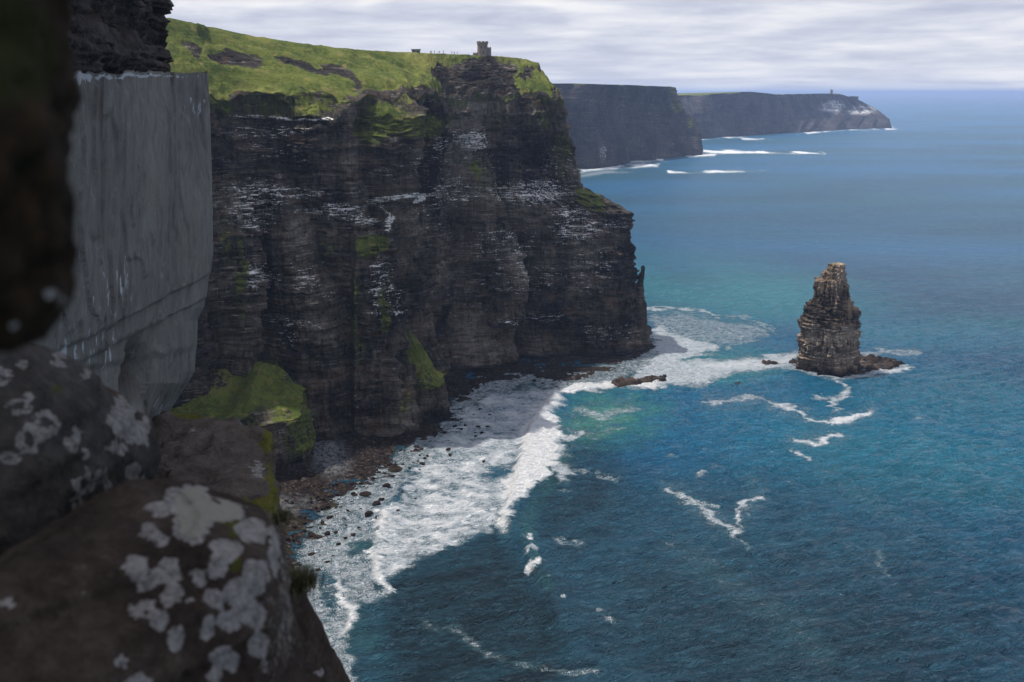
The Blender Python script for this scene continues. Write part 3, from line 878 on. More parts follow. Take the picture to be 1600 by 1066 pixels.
def but_r(TH, Z):
    r = 13.5 + 2.0 * ang_noise(TH, Z, 1.8, .03, 6) + 1.2 * ang_noise(TH, Z, 6, .05, 2) + .8 * beds(TH * 14, Z, .7)
    return r - 3.5 * sst(Z, 4, 30) - 1.5 * (1 - sst(Z, 4, 9)), 0 * TH, 0 * TH


def but_attr(Vp, nz):
    z = Vp[..., 2]
    m = .50 * sst(z, 12, 24) + .1
    m[nz:] = .62 + .3 * fbm(Vp[nz:, :, 0] / 4, Vp[nz:, :, 1] / 4, 3, 3)
    return {'moss': m, 'guano_or_sunlit': np.full(m.shape, .34), 'wet': np.ones(m.shape)}


but = plug("buttress_terrain", (-47.5, 514), but_r, np.linspace(-3, 30, 90), M_CLIFF, 260, 30,
           lambda x, y, q: 1.6 * fbm(x / 5, y / 5, 1, 4) * (1 - q ** 4), but_attr, ztop=lambda t: 22 + 24 * np.clip(np.cos(t - R(142)), 0, 1) ** .8 + 2 * np.sin(3 * t))
tag(but, kind="structure", label="ochre topped rock buttress leaning against the cliff foot")


def pin_r(TH, Z):
    r = 5.2 - 3.4 * sst(Z, 20, 50) + .5 * beds(TH * 4, Z, .35) + 1.0 * ang_noise(TH, Z, 1.5, .2, 4)
    r = r * (1 - .35 * sst(Z, 51, 54))
    return np.maximum(r, .4), -.8 * sst(Z, 10, 30) + 1.5 * sst(Z, 45, 56), 0 * TH


pp = W(994, 470, 674)
pin = plug("pinnacle_rock", (pp[0] + 2.6, pp[1] - 5), pin_r, np.linspace(4, 57, 110), M_CLIFF, 48, 4, lambda x, y, q: (1 - q) * 1.0)
tag(pin, "slim dark rock pinnacle leaning off the seaward point of the big cliff", "pinnacle")

# ------------------------------------------------------------------ FAR HEADLANDS
def headland(name, base_px, top_px, rights, depth_back, colc, nrow, amp, label, moss_fn, gscale=1.0, extra=None):
    b = [tuple(G(a, c)) for a, c in base_px]
    lvls = []
    for f, tp in rights:
        lvls.append([])
    return b


def build_headland(name, base_pts, top_pts, mids, backs, colc, rowc, amp, sc, attrf, label):
    """base_pts/top_pts are world points; mids is a list of world-point rows between them."""
    lvls = [[(p[0], p[1], -6) for p in base_pts], [(p[0], p[1], 0) for p in base_pts]] + mids + [top_pts, backs]
    V, u, v = curtain(lvls, colc, rowc)
    m = V[len(V) // 3]
    S = np.concatenate([[0], np.cumsum(np.hypot(*np.diff(m[:, :2], axis=0).T))])
    N = outward(V, len(V) // 3)
    SS = S[None, :] * np.ones(V.shape[:2])
    Z = V[..., 2]
    top_row = len(lvls) - 2
    cw = 1 - sst(v, top_row - .05, top_row)[:, None]
    d = amp * (np.abs(vn(SS / (60 * sc) + .4 * vn(Z / 90, 2), Z / 400, 3)) * 2 - .8)
    d = d + amp * .5 * fbm(SS / (17 * sc), Z / 120, 1, 4) + .9 * beds(SS, Z, 1.6)
    d = d * cw
    V[..., 0] += N[:, 0][None, :] * d
    V[..., 1] += N[:, 1][None, :] * d
    o = grid_mesh(name, V, M_FAR, attrf(V, u, v, top_row))
    return tag(o, kind="structure", label=label)


# nearer headland
hb = [(40, 2150, 0), tuple(G(868, 268)), tuple(G(905, 264)), tuple(G(950, 262)), tuple(G(985, 252)), tuple(G(1040, 248)), tuple(G(1082, 243)), (545, 3000, 0), (480, 3350, 0)]
hm1 = [(x - 8, y + 16, 60) for x, y, z in hb]
hm1[6] = tuple(W(1084, 212, 2890)); hm1[5] = tuple(W(1045, 214, 2800))
hm2 = [(x - 18, y + 30, 110) for x, y, z in hb]
hm2[6] = tuple(W(1069, 184, 2900)); hm2[5] = tuple(W(1040, 186, 2830)); hm2[7] = (515, 3040, 105)
hm3 = [(x - 22, y + 34, 150) for x, y, z in hb]
hm3[6] = tuple(W(1056, 161, 2910)); hm3[5] = tuple(W(1036, 163, 2850)); hm3[7] = (480, 3080, 150)
ht = [(0, 2200, 205)] + [tuple(W(a, b, c)) for a, b, c in ((855, 130, 2345), (900, 130.5, 2395), (945, 132, 2440), (985, 133, 2620), (1030, 135, 2770), (1049, 135.5, 2915))] + [(450, 3100, 185), (380, 3400, 180)]
hbk = [(x - 500, y + 250, z - 10) for x, y, z in ht]


def h1_attr(V, u, v, tr):
    qx, qy = proj(V[..., 0], V[..., 1], V[..., 2])
    m = (v[:, None] > tr - .06) * 1.0 * np.ones(V.shape[:2])
    m = np.maximum(m, blobs(qx, qy, [(1058, 165, 10, 12, 1.0), (1050, 145, 8, 10, .6), (1078, 192, 7, 10, .7), (1010, 215, 60, 30, .35)]))
    return {'moss': m, 'guano_or_sunlit': blobs(qx, qy, [(942, 240, 8, 18, .7)]), 'wet': np.ones(m.shape) * .6}


build_headland("headland_terrain", hb, ht, [hm1, hm2, hm3], hbk, [20, 70, 90, 90, 90, 90, 50, 20], [2, 40, 36, 30, 36, 12], 16, 1.0, h1_attr,
               "nearer blue hazy headland with a flat green top")

# farther headland, sloping down to the sea at its point
fb = [(480, 3350, 0), tuple(G(1086, 218)), tuple(G(1130, 214)), tuple(G(1180, 211)), tuple(G(1225, 208)), tuple(G(1270, 206)), tuple(G(1330, 202)), tuple(G(1390, 200)), (1850, 5500, 0), (1500, 5900, 0)]
f1 = [(x - 6, y + 25, 45) for x, y, z in fb]
f1[7] = tuple(W(1386, 186, 5140)); f1[6] = tuple(W(1340, 184, 5040)); f1[5] = tuple(W(1285, 184, 4850))
f2 = [(x - 10, y + 40, 95) for x, y, z in fb]
f2[7] = tuple(W(1366, 172, 5190)); f2[6] = tuple(W(1328, 172, 5100)); f2[5] = tuple(W(1280, 170, 4900))
ft = [(420, 3400, 165)] + [tuple(W(a, b, c)) for a, b, c in ((1075, 149, 3980), (1128, 146.5, 4080), (1170, 143.5, 4230), (1218, 147.5, 4500), (1268, 146.5, 4850), (1312, 147, 5080), (1342, 159, 5220))] + [(1700, 5600, 120), (1300, 6000, 130)]
fbk = [(x - 500, y + 400, z - 12) for x, y, z in ft]


def h2_attr(V, u, v, tr):
    qx, qy = proj(V[..., 0], V[..., 1], V[..., 2])
    m = (v[:, None] > tr - .05) * .9 * np.ones(V.shape[:2])
    m = m * (1 - sst(qx, 1300, 1330) * .8)
    return {'moss': m, 'guano_or_sunlit': blobs(qx, qy, [(1300, 166, 26, 12, .86), (1345, 172, 30, 10, .80)]), 'wet': np.ones(m.shape) * .6}  # pale blobs paint the sunlit face of the point into the rock


build_headland("headland_terrain", fb, ft, [f1, f2], fbk, [30, 60, 70, 70, 70, 80, 90, 50, 30], [2, 24, 26, 40, 8], 18, 1.4, h2_attr,
               "farther hazy headland whose pale rocky point slopes into the sea")

# ------------------------------------------------------------------ BEACH AND ROCK SHELF
bx0, by0, bx1, by1 = -165.0, 205.0, 112.0, 690.0
gx = np.arange(bx0, bx1, .62)
gy = np.arange(by0, by1, .62)
BX, BY = np.meshgrid(gx, gy)
sh = [tuple(G(a, b)[:2]) for a, b in SHORE_PX]
dsh, _ = line_dist(BX, BY, sh)
qx, qy = proj(BX, BY, np.zeros_like(BX))
poly = SHORE_PX + [(1018, 400), (300, 400), (0, 800), (0, 1500)]
inside = poly_mask(BX, BY, [tuple(G(a, b)[:2]) for a, b in SHORE_PX] + [(100, 720), (-60, 720), (-260, 500), (-260, 100), (-60, 60)], .3)
sgn = np.where(inside > .5, 1, -1)
cell = np.floor(BX / 1.9 + .5 * vn(BX / 3, BY / 3)), np.floor(BY / 1.5 + .5 * vn(BX / 3, BY / 3, 4))
cobble = vn(cell[0] * 3.3, cell[1] * 5.1) * .45 + fbm(BX / 1.6, BY / 1.6, 2, 3) * .5
shelf = sst(BX, -45, -25) * sst(BY, 560, 590)
up = np.clip(dsh * .13, 0, 5.0) * (1 - shelf) + np.clip(dsh * .25, 0, 1.5) * shelf
BZ = np.where(sgn > 0, up, -np.clip(dsh * .16, 0, 4)) + cobble * (1 - .5 * shelf) + shelf * .9 * (np.floor(3 * vn(BX / 24, BY / 9, 3)) / 3) - .25
BZ += .8 * vn(BX / 9, BY / 9, 6) - .1
m_beach, n = new_mat("beach_shingle")
pos = n.n('ShaderNodeNewGeometry').outputs['Position']
vo = n.n('ShaderNodeTexVoronoi', {'Vector': pos, 'Scale': .8, 'Randomness': 1.0})
bn = n.noise(pos, .06, 4, .6)
c = n.ramp(n.n('ShaderNodeSeparateColor', {0: vo.outputs[1]}).outputs[0], [(0, (.006, .005, .005)), (.5, (.014, .0095, .008)), (.85, (.028, .019, .015)), (1, (.07, .058, .052))])
grey = n.math('MULTIPLY', n.math('MULTIPLY', n.attr('scree'), .8), n.ss(n.noise(pos, .5, 5, .7), .35, .6))
c = n.mix(grey, c, (.16, .17, .18))
c = n.mix(n.math('MULTIPLY', n.ss(bn, .5, .7), .5), c, (.035, .033, .015))
b = n.n('ShaderNodeBsdfPrincipled', {'Base Color': c, 'Roughness': .85, 'Specular IOR Level': .08, 'Normal': n.bump(n.math('ADD', vo.outputs[0], n.noise(pos, 2.5, 4)), .5)})
finish(n, b)
scree = blobs(qx, qy, [(510, 722, 34, 24, 1.0, 20), (445, 800, 20, 14, .7), (480, 790, 14, 10, .4)])
beach = grid_mesh("beach", np.stack([BX, BY, BZ], -1), m_beach, {'scree': scree}, keep=(BZ > -1.6), flip=False)
tag(beach, kind="structure", label="dark boulder beach and rock shelf at the cliff foot")

# ------------------------------------------------------------------ SEA STACK
ST_Y = 606.0
prof_px = [(583, 1253, 1352), (575, 1253, 1352), (560, 1252, 1350), (545, 1252, 1351), (530, 1253, 1352), (515, 1252, 1351), (508, 1251, 1349),
           (500, 1253, 1351), (494, 1257, 1349), (487, 1256, 1345), (482, 1264, 1341), (478, 1270, 1338), (472, 1275, 1335), (463, 1277, 1332), (450, 1277, 1330),
           (441, 1277, 1329), (437, 1290, 1329), (430, 1293, 1329), (424, 1298, 1328), (420, 1301, 1327.5), (416, 1309, 1327)]
zl, cl, hl = [], [], []
for y_, l_, r_ in prof_px:
    a_, b_ = W(l_, y_, ST_Y), W(r_, y_, ST_Y)
    zl.append(a_[2]); cl.append((a_[0] + b_[0]) / 2); hl.append((b_[0] - a_[0]) / 2)
zl, cl, hl = map(np.array, (zl, cl, hl))
zl[0] = -1
ST_X = cl[0]


def stack_r(TH, Z):
    Zw = Z + 1.6 * vn(np.cos(TH) * 2.6 + 4, np.sin(TH) * 2.6, Z / 14) + .5 * vn(np.cos(TH) * 9, np.sin(TH) * 9, Z / 5)
    Zq = np.floor(Zw / 2.3) * 2.3 + 2.3 * sst(Zw / 2.3 - np.floor(Zw / 2.3), .60, 1.0)
    hw = np.interp(Zq, zl, hl)
    cxx = np.interp(Zq, zl, cl) - ST_X
    t = TH + R(47)                                   # a corner of the block points at the camera
    k = 1.0 / (np.abs(np.cos(t)) ** 3.4 + np.abs(np.sin(t)) ** 3.4) ** (1 / 3.4)
    k = k / 1.33                                      # width across the corners = 1
    depth = .85
    r = hw * k * np.sqrt((np.cos(TH)) ** 2 + (depth * np.sin(TH)) ** 2) / 1.0
    jag = .75 * beds(TH * 12, Z, .42) + .9 * ang_noise(TH, Z, 2.2, .05, 3) + 1.3 * ang_noise(TH, Z, 7, .16, 8) + 1.3 * vn(np.floor(TH * 6 + .6 * vn(Z / 5, .7)) * 3.17, np.floor(Z / 4.5) * 2.71) - 1.1 * (np.abs(vn(np.cos(TH) * 5, np.sin(TH) * 5, Z / 30)) < .10)
    lay = 1.1 * vn(np.floor(Z / 1.3 + 1.5 * vn(Z / 6, .3)) * 5.3, .4) * (Z < 36) - .8 * sst(Z, 3, 4) * (1 - sst(Z, 6, 7))
    rec = 3.0 * np.exp(-((TH - R(306)) / .25) ** 2) * sst(Z, 17, 19) * (1 - sst(Z, 26, 28))
    r = r * (1.05 - .03 * sst(Z, 33, 46)) + (jag * 1.3 + lay) * np.clip(hw / 11, .5, 1) - rec
    return np.maximum(r, .3), cxx, 0 * TH


def stack_attr(Vp, nz):
    z = Vp[..., 2]
    m = .16 * sst(z, 56, 64) + .26 * sst(z, 30, 50)
    return {'moss': m, 'guano_or_sunlit': .42 * sst(z, 5, 10) * (1 - sst(z, 30, 36)) + .15, 'wet': 1 - sst(z, 3, 8)}


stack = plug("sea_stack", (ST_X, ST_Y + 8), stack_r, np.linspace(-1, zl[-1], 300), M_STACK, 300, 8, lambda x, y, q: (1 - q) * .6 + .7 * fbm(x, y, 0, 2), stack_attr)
tag(stack, "tall tapering layered brown sea stack standing alone in the water", "sea stack")


def flat_rock(name, pts_px, h, mat, seed, parent=None, res=.33):
    """Low wave-cut rock traced on the water surface."""
    P = np.array([G(a, b)[:2] for a, b in pts_px])
    x0, y0 = P.min(0) - 3
    x1, y1 = P.max(0) + 3
    X_, Y_ = np.meshgrid(np.arange(x0, x1, res), np.arange(y0, y1, res))
    wxx = X_ + 1.4 * fbm(X_ / 4, Y_ / 4, seed, 3)
    wyy = Y_ + 1.4 * fbm(X_ / 4, Y_ / 4, seed + 5, 3)
    m = poly_mask(wxx, wyy, P, 1.4)
    Z_ = m * (h * (.55 + 1.1 * fbm(X_ / 3.5, Y_ / 3.5, seed, 4)) + .5 * vn(np.floor(X_ / 1.4 + .6 * vn(X_ / 2, Y_ / 2)) * 3.3, np.floor(Y_ / 1.1) * 5.1)) + m * .8 * (np.floor(2.5 * vn(X_ / 7, Y_ / 5, seed)) / 2.5) + .35 * fbm(X_ / 1.3, Y_ / 1.3, seed, 3) - 1.0 + m * .6
    one = np.ones_like(X_)
    c_ = (float(P[:, 0].mean()), float(P[:, 1].mean()), 0.0)
    o = grid_mesh(name, np.stack([X_, Y_, Z_], -1), mat, {'moss': one * .15, 'guano_or_sunlit': one * .3, 'wet': one * .15}, keep=(Z_ > -.8),
                  origin=c_)
    return o


sf = flat_rock("rock_shelf", [(1231, 566), (1250, 561), (1300, 556), (1350, 560), (1385, 561), (1413, 569), (1395, 577), (1350, 583), (1318, 588), (1290, 584), (1262, 577), (1236, 572)], 3.0, M_REEF, 3)
sf.parent = stack
sf.matrix_parent_inverse = Matrix.Translation(-Vector(stack.location))
o = flat_rock("skerry_rock", [(1189, 567), (1205, 565), (1222, 566), (1220, 571), (1195, 572)], 2.0, M_REEF, 5)
tag(o, "small flat dark skerry in the foam just left of the sea stack", "rock")
o = flat_rock("reef_rock", [(952, 600), (962, 593), (1000, 591), (1030, 586), (1042, 587), (1040, 595), (1010, 598), (985, 603), (965, 606)], 2.6, M_REEF, 9)
tag(o, "low jagged brown reef in white foam off the cliff point", "rock")
o = flat_rock("skerry_rock", [(1135, 602), (1152, 598), (1160, 598), (1156, 605), (1146, 606)], 1.4, M_REEF, 12)
tag(o, "tiny dark rock awash in the foam channel", "rock")

# ------------------------------------------------------------------ boulders in the surf
def hull_mesh(name, pts, voxel, smooth_it=2, bevel=0.0):
    """Convex hull of points, remeshed evenly."""
    bm = bmesh.new()
    for p in pts:
        bm.verts.new(p)
    bmesh.ops.convex_hull(bm, input=bm.verts)
    bmesh.ops.delete(bm, geom=[v_ for v_ in bm.verts if not v_.link_faces], context='VERTS')
    me0 = bpy.data.meshes.new(name + "_hull")
    bm.to_mesh(me0)
    bm.free()
    tmp = bpy.data.objects.new(name + "_hull", me0)
    COL.objects.link(tmp)
    md = tmp.modifiers.new("r", 'REMESH')
    md.mode = 'VOXEL'
    md.voxel_size = voxel
    if smooth_it:
        m2 = tmp.modifiers.new("s", 'SMOOTH')
        m2.iterations = smooth_it
        m2.factor = .5
    dg = bpy.context.evaluated_depsgraph_get()
    me = bpy.data.meshes.new_from_object(tmp.evaluated_get(dg))
    me.name = name
    bpy.data.objects.remove(tmp)
    bpy.data.meshes.remove(me0)
    return me


def co_no(me):
    n_ = len(me.vertices)
    c_ = np.empty(n_ * 3, np.float32)
    me.vertices.foreach_get('co', c_)
    k_ = np.empty(n_ * 3, np.float32)
    me.vertices.foreach_get('normal', k_)
    return c_.reshape(-1, 3).astype(float), k_.reshape(-1, 3).astype(float)


def put_co(me, c_):
    me.vertices.foreach_set('co', np.ascontiguousarray(c_, dtype=np.float32).ravel())
    me.update()


M_BOULD = near_rock_material("boulder_rock", (.007, .0055, .005), (.017, .012, .010), (.042, .031, .024), scale=.25)
proto = []
for k in range(5):
    rr = random.Random(40 + k)
    pts = []
    for i in range(16):
        v_ = Vector((rr.gauss(0, 1), rr.gauss(0, 1), rr.gauss(0, 1))).normalized()
        pts.append((v_.x * rr.uniform(.42, .6), v_.y * rr.uniform(.36, .5), v_.z * .38 + .12))
    me = hull_mesh("boulder", pts, .07, 1)
    c_, n_ = co_no(me)
    c_ += n_ * (.07 * fbm(c_[:, 0] * 3 + k, c_[:, 1] * 3, c_[:, 2] * 3, 3))[:, None]
    put_co(me, c_)
    set_attr(me, 'lichen_or_lit', np.zeros(len(c_)))
    set_attr(me, 'moss', np.full(len(c_), .3))
    me.materials.append(M_BOULD)
    proto.append(me)

BIG = [(631, 773, 4.2, "largest dark boulder standing alone in the white surf, squarest of all"),
       (576, 806, 4.6, "dark seaweed covered boulder at the foot of the boulder chain in the surf"),
       (588, 790, 4.8, "reddish brown boulder in the middle of the shore boulder chain"),
       (596, 783, 3.4, "reddish boulder at the upper bend of the shore boulder chain"),
       (701, 704, 3.0, "rounded brown boulder in open foam beneath the ochre buttress"),
       (728, 666, 3.0, "brown boulder nearest the corner of the ochre buttress, pointed top"),
       (711, 668, 3.2, "flat dark boulder tight against the foot of the ochre buttress"),
       (604, 761, 4.4, "brown hump-backed boulder between the beach and the lone square boulder"),
       (516, 811, 3.4, "dark boulder at the edge of the red brown shingle by the waterline"),
       (572, 776, 5.0, "long low olive brown boulder parallel to the beach edge")]
for k, (a, b_, s_, lab) in enumerate(BIG):
    o = link("boulder", proto[k % 5])
    p = G(a, b_)
    o.location = (p[0], p[1], s_ * .06)
    o.scale = (s_ * (1.5 if k == 9 else 1), s_, s_ * .85)
    o.rotation_euler = (0, 0, random.uniform(0, 6.28))
    tag(o, lab, "boulder", "boulders in the surf")
SMALL = [(497, 826), (500, 842), (512, 835), (525, 833), (514, 839), (529, 852), (541, 823), (555, 800), (563, 797), (538, 812), (590, 810), (601, 789), (618, 771), (613, 745), (629, 728), (617, 726),
         (645, 724), (653, 721), (660, 726), (664, 717), (652, 706), (656, 712), (668, 713), (679, 684), (716, 671), (722, 672), (744, 683), (748, 671), (753, 678), (742, 677), (757, 700), (747, 669),
         (703, 711), (654, 766), (622, 800), (649, 780), (657, 795), (756, 722), (703, 755), (620, 735), (610, 730), (640, 733), (655, 735), (500, 870), (487, 868), (478, 880), (497, 893), (512, 880),
         (520, 872), (480, 925), (490, 940), (505, 950), (484, 968), (498, 985), (508, 998), (520, 1018), (492, 1000), (540, 842), (552, 838), (561, 826), (545, 800), (533, 795), (550, 786), (565, 760), (770, 690),
         (700, 690), (690, 688), (760, 612), (775, 606), (790, 610), (812, 600), (835, 596), (848, 600), (870, 606), (905, 598), (750, 640), (765, 650), (740, 648), (762, 668)]
rr = random.Random(5)
for k, (a, b_) in enumerate(SMALL):
    o = link("boulder", proto[k % 5])
    p = G(a, b_)
    s_ = rr.uniform(1.3, 2.9)
    o.location = (p[0], p[1], .05 * s_)
    o.scale = (s_ * rr.uniform(.9, 1.4), s_, s_ * rr.uniform(.6, .9))
    o.rotation_euler = (0, 0, rr.uniform(0, 6.28))
    tag(o, "small dark boulder awash in the white surf along the beach edge", "boulder", "boulders in the surf")
# boulders heaped along the beach itself
bxs = 0
for k in range(900):
    a, b_ = rr.uniform(430, 712), rr.uniform(672, 900)
    p = G(a, b_)
    ix, iy = int((p[0] - bx0) / .62), int((p[1] - by0) / .62)
    if not (0 <= ix < BX.shape[1] and 0 <= iy < BX.shape[0]):
        continue
    dz = BZ[iy, ix]
    if inside[iy, ix] < .5 or dsh[iy, ix] > 22 or rr.random() > 1.1 - dsh[iy, ix] / 24:
        continue
    o = link("boulder", proto[k % 5])
    s_ = rr.uniform(1.0, 2.6)
    o.location = (p[0], p[1], dz + .05)
    o.scale = (s_ * rr.uniform(.9, 1.4), s_, s_ * rr.uniform(.6, .9))
    o.rotation_euler = (0, 0, rr.uniform(0, 6.28))
    tag(o, "small red brown boulder lying on the beach below the cliff", "boulder", "boulders heaped on the beach")
    bxs += 1
    if bxs > 180:
        break

# ------------------------------------------------------------------ TOWER, HUT, WALKERS, FAR TOWER
M_STONE = plain("tower_stone", (.20, .165, .135), .9, .4, 1.6, bump=.15)
M_STONE2 = plain("turret_stone", (.19, .175, .17), .9, .35, 1.6, bump=.15)
M_HOLE = plain("dark_opening", (.02, .02, .022), .5, .1)
M_ROOF = plain("hut_roof", (.07, .075, .06), .8, .3)


def bm_obj(name, fn, mat, parent, smooth=False):
    bm = bmesh.new()
    fn(bm)
    bmesh.ops.recalc_face_normals(bm, faces=bm.faces)
    me = bpy.data.meshes.new(name)
    bm.to_mesh(me)
    bm.free()
    return link(name, me, mat, parent)


def add_box(bm, c_, s_, rz=0.0):
    M = Matrix.Translation(c_) @ Matrix.Rotation(rz, 4, 'Z') @ Matrix.Diagonal((s_[0], s_[1], s_[2], 1))
    bmesh.ops.create_cube(bm, size=1.0, matrix=M)


def lathe(bm, prof, n_=24, c_=(0, 0), cap=True):
    rings = []
    for r_, z_ in prof:
        rings.append([bm.verts.new((c_[0] + r_ * math.cos(2 * math.pi * i / n_), c_[1] + r_ * math.sin(2 * math.pi * i / n_), z_)) for i in range(n_)])
    for a, b_ in zip(rings[:-1], rings[1:]):
        for i in range(n_):
            bm.faces.new((a[i], a[(i + 1) % n_], b_[(i + 1) % n_], b_[i]))
    if cap:
        bm.faces.new(rings[0][::-1])
        bm.faces.new(rings[-1])


def surf_z(x, y, Vg):
    """Height of the cliff-top mesh nearest to a point."""
    d_ = (Vg[..., 0] - x) ** 2 + (Vg[..., 1] - y) ** 2 + np.where(vv < 5.2, 1e6, 0)
    i = np.unravel_index(np.argmin(d_), d_.shape)
    return Vg[i][2]


tp = W(754, 88, 686)
tw = bpy.data.objects.new("stone_tower", None)
COL.objects.link(tw)
tp = W(754, 92, 700)
tw.location = (tp[0], tp[1], tp[2])
tag(tw, "round crenellated stone tower with a side turret on the grassy cliff top", "tower")
H = W(754, 64, 700)[2] - tw.location.z
tw.scale = (1.12, 1.12, 1.0)


def f_body(bm):
    lathe(bm, [(3.7, -3), (3.45, 0), (3.2, 1.5), (3.1, H - 2.4)], 28)


def f_par(bm):
    lathe(bm, [(3.1, H - 2.4), (3.45, H - 2.0), (3.45, H - .9), (2.9, H - .9), (2.9, H - 1.8)], 28)
    for i in range(9):
        a = 2 * math.pi * i / 9
        add_box(bm, (3.17 * math.cos(a), 3.17 * math.sin(a), H - .62), (.56, 1.35, .55), a)


def f_tur(bm):
    add_box(bm, (3.9, 1.2, (H - 4.4) / 2 - 1), (2.6, 2.8, H - 4.4 + 2))
    for i in (-1, 0, 1):
        add_box(bm, (3.9 + i * .95, -.05, H - 4.15), (.55, .3, .5))


def f_low(bm):
    add_box(bm, (-4.3, .4, 1.0), (2.8, 3.2, 5.2))
    for i in (-1, 0, 1):
        add_box(bm, (-4.3 + i * .95, -1.05, 3.85), (.5, .3, .5))


bm_obj("tower_body", f_body, M_STONE, tw)
bm_obj("parapet", f_par, M_STONE, tw)
bm_obj("stair_turret", f_tur, M_STONE2, tw)
bm_obj("annex_wall", f_low, M_STONE, tw)
for a, z_ in ((-100, H - 4.2), (-60, H - 4.2), (-80, 4.0)):
    aa = R(a)
    bm_obj("window", lambda bm: add_box(bm, (3.08 * math.cos(aa), 3.08 * math.sin(aa), z_), (.25, .55, 1.3), aa), M_HOLE, tw)
bm_obj("door", lambda bm: add_box(bm, (-4.3, -1.22, 0.6), (.9, .08, 2.0)), M_HOLE, tw)

hp = W(650, 80, 655)
hut = bpy.data.objects.new("stone_hut", None)
COL.objects.link(hut)
hz_ = W(650, 77, 655)[2]
hut.location = (hp[0], hp[1], hz_ - 3.0)
tag(hut, "small low flat roofed grey viewing hut on the grassy skyline", "hut")
bm_obj("wall", lambda bm: add_box(bm, (0, 0, 1.0), (5.2, 3.4, 3.2)), M_STONE2, hut)
bm_obj("roof", lambda bm: add_box(bm, (0, 0, 2.78), (5.9, 4.0, .34)), M_ROOF, hut)
bm_obj("window", lambda bm: add_box(bm, (-1.2, -1.72, 1.7), (1.2, .06, .7)), M_HOLE, hut)
bm_obj("door", lambda bm: add_box(bm, (1.3, -1.72, .9), (.9, .06, 1.9)), M_HOLE, hut)


def person_mesh(k, jacket, trousers):
    """One continuous figure grown from a joint skeleton; legs set, arms at the sides."""
    st = (.10, .16, .05, .13)[k % 4]
    J = [((0, 0, .93), .13), ((0, 0, 1.12), .125), ((0, .01, 1.32), .15), ((0, .01, 1.46), .075), ((0, -.01, 1.56), .07), ((0, -.01, 1.64), .105), ((0, 0, 1.73), .075),
         ((-.11, st, .88), .10), ((-.12, st * .7, .50), .068), ((-.12, st * 1.2, .09), .045), ((-.12, st * 1.2 - .16, .04), .04),
         ((.11, -st, .88), .10), ((.12, -st * .8, .50), .068), ((.12, -st * .6, .09), .045), ((.12, -st * .6 - .16, .04), .04),
         ((-.19, .01, 1.40), .075), ((-.25, .04, 1.12), .052), ((-.24, -.05, .87), .038), ((-.24, -.08, .77), .036),
         ((.19, .01, 1.40), .075), ((.25, .03, 1.12), .052), ((.22, -.12, .92), .038), ((.21, -.17, .84), .036)]
    E = [(0, 1), (1, 2), (2, 3), (3, 4), (4, 5), (5, 6), (0, 7), (7, 8), (8, 9), (9, 10), (0, 11), (11, 12), (12, 13), (13, 14), (2, 15), (15, 16), (16, 17), (17, 18), (2, 19), (19, 20), (20, 21), (21, 22)]
    me = bpy.data.meshes.new("sk")
    me.from_pydata([j[0] for j in J], E, [])
    ob = bpy.data.objects.new("sk", me)
    COL.objects.link(ob)
    md = ob.modifiers.new("s", 'SKIN')
    for i, j in enumerate(J):
        me.skin_vertices[0].data[i].radius = (j[1], j[1] * (.8 if 0 <= i <= 2 else 1))
    me.skin_vertices[0].data[0].use_root = True
    sb = ob.modifiers.new("b", 'SUBSURF')
    sb.levels = 1
    sb.render_levels = 1
    dg = bpy.context.evaluated_depsgraph_get()
    out = bpy.data.meshes.new_from_object(ob.evaluated_get(dg))
    bpy.data.objects.remove(ob)
    out.materials.clear()
    for m_ in (jacket, trousers, M_SKIN, M_HAIR):
        out.materials.append(m_)
    for p in out.polygons:
        z_ = p.center.z
        x_ = abs(p.center.x)
        p.material_index = 1 if (z_ < .92 and x_ < .19) else (2 if (1.5 < z_ < 1.66 and p.center.y < .03) or (z_ < .88 and x_ >= .19) else (3 if z_ > 1.5 else 0))
        p.use_smooth = True
    return out


M_SKIN = plain("skin", (.42, .26, .19), .6)
M_HAIR = plain("hair", (.04, .03, .02), .7)
M_TR = plain("dark_trousers", (.03, .035, .05), .85)
JK = [plain("jacket_dark", (.03, .035, .05)), plain("jacket_olive", (.06, .07, .03)), plain("jacket_brown", (.10, .05, .035)), plain("jacket_grey", (.08, .08, .085))]
PM = [person_mesh(k, JK[k], M_TR) for k in range(4)]
for k, (a, Yp) in enumerate(((672.5, 650), (674.5, 655), (679, 658), (684.5, 658), (687, 662), (690.5, 660), (693, 664), (706, 672), (710, 674), (714.5, 676))):
    o = link("person", PM[k % 4])
    p = W(a, 84, Yp)
    o.location = (p[0], p[1], surf_z(p[0], p[1], V) + .05)
    o.rotation_euler = (0, 0, random.uniform(0, 6.28))
    tag(o, "person in dark outdoor clothes standing on the distant grassy cliff edge", "person", "walkers on the cliff top")

ft_p = W(1299, 147, 5090)
ft_o = bpy.data.objects.new("ruined_tower", None)
COL.objects.link(ft_o)
ft_o.location = (ft_p[0], ft_p[1], ft_p[2] - 3)
tag(ft_o, "tiny square ruined watchtower on top of the farthest headland", "tower")


def f_rt(bm):
    add_box(bm, (0, 0, 9), (10, 9, 26))
    add_box(bm, (-3, 0, 23.5), (3.5, 8.9, 3))
    add_box(bm, (3.6, 0, 22.6), (2.5, 8.9, 1.4))


bm_obj("tower_body", f_rt, M_STONE, ft_o)
bm_obj("window", lambda bm: add_box(bm, (0, -4.6, 12), (1.6, .3, 3)), M_HOLE, ft_o)

# rocky knob near the far point
def knob_r(TH, Z):
    return 26 + 5 * ang_noise(TH, Z, 2, .1, 3) - 8 * sst(Z, 120, 185) + 2 * beds(TH * 20, Z, 1.0), 0 * TH, 0 * TH


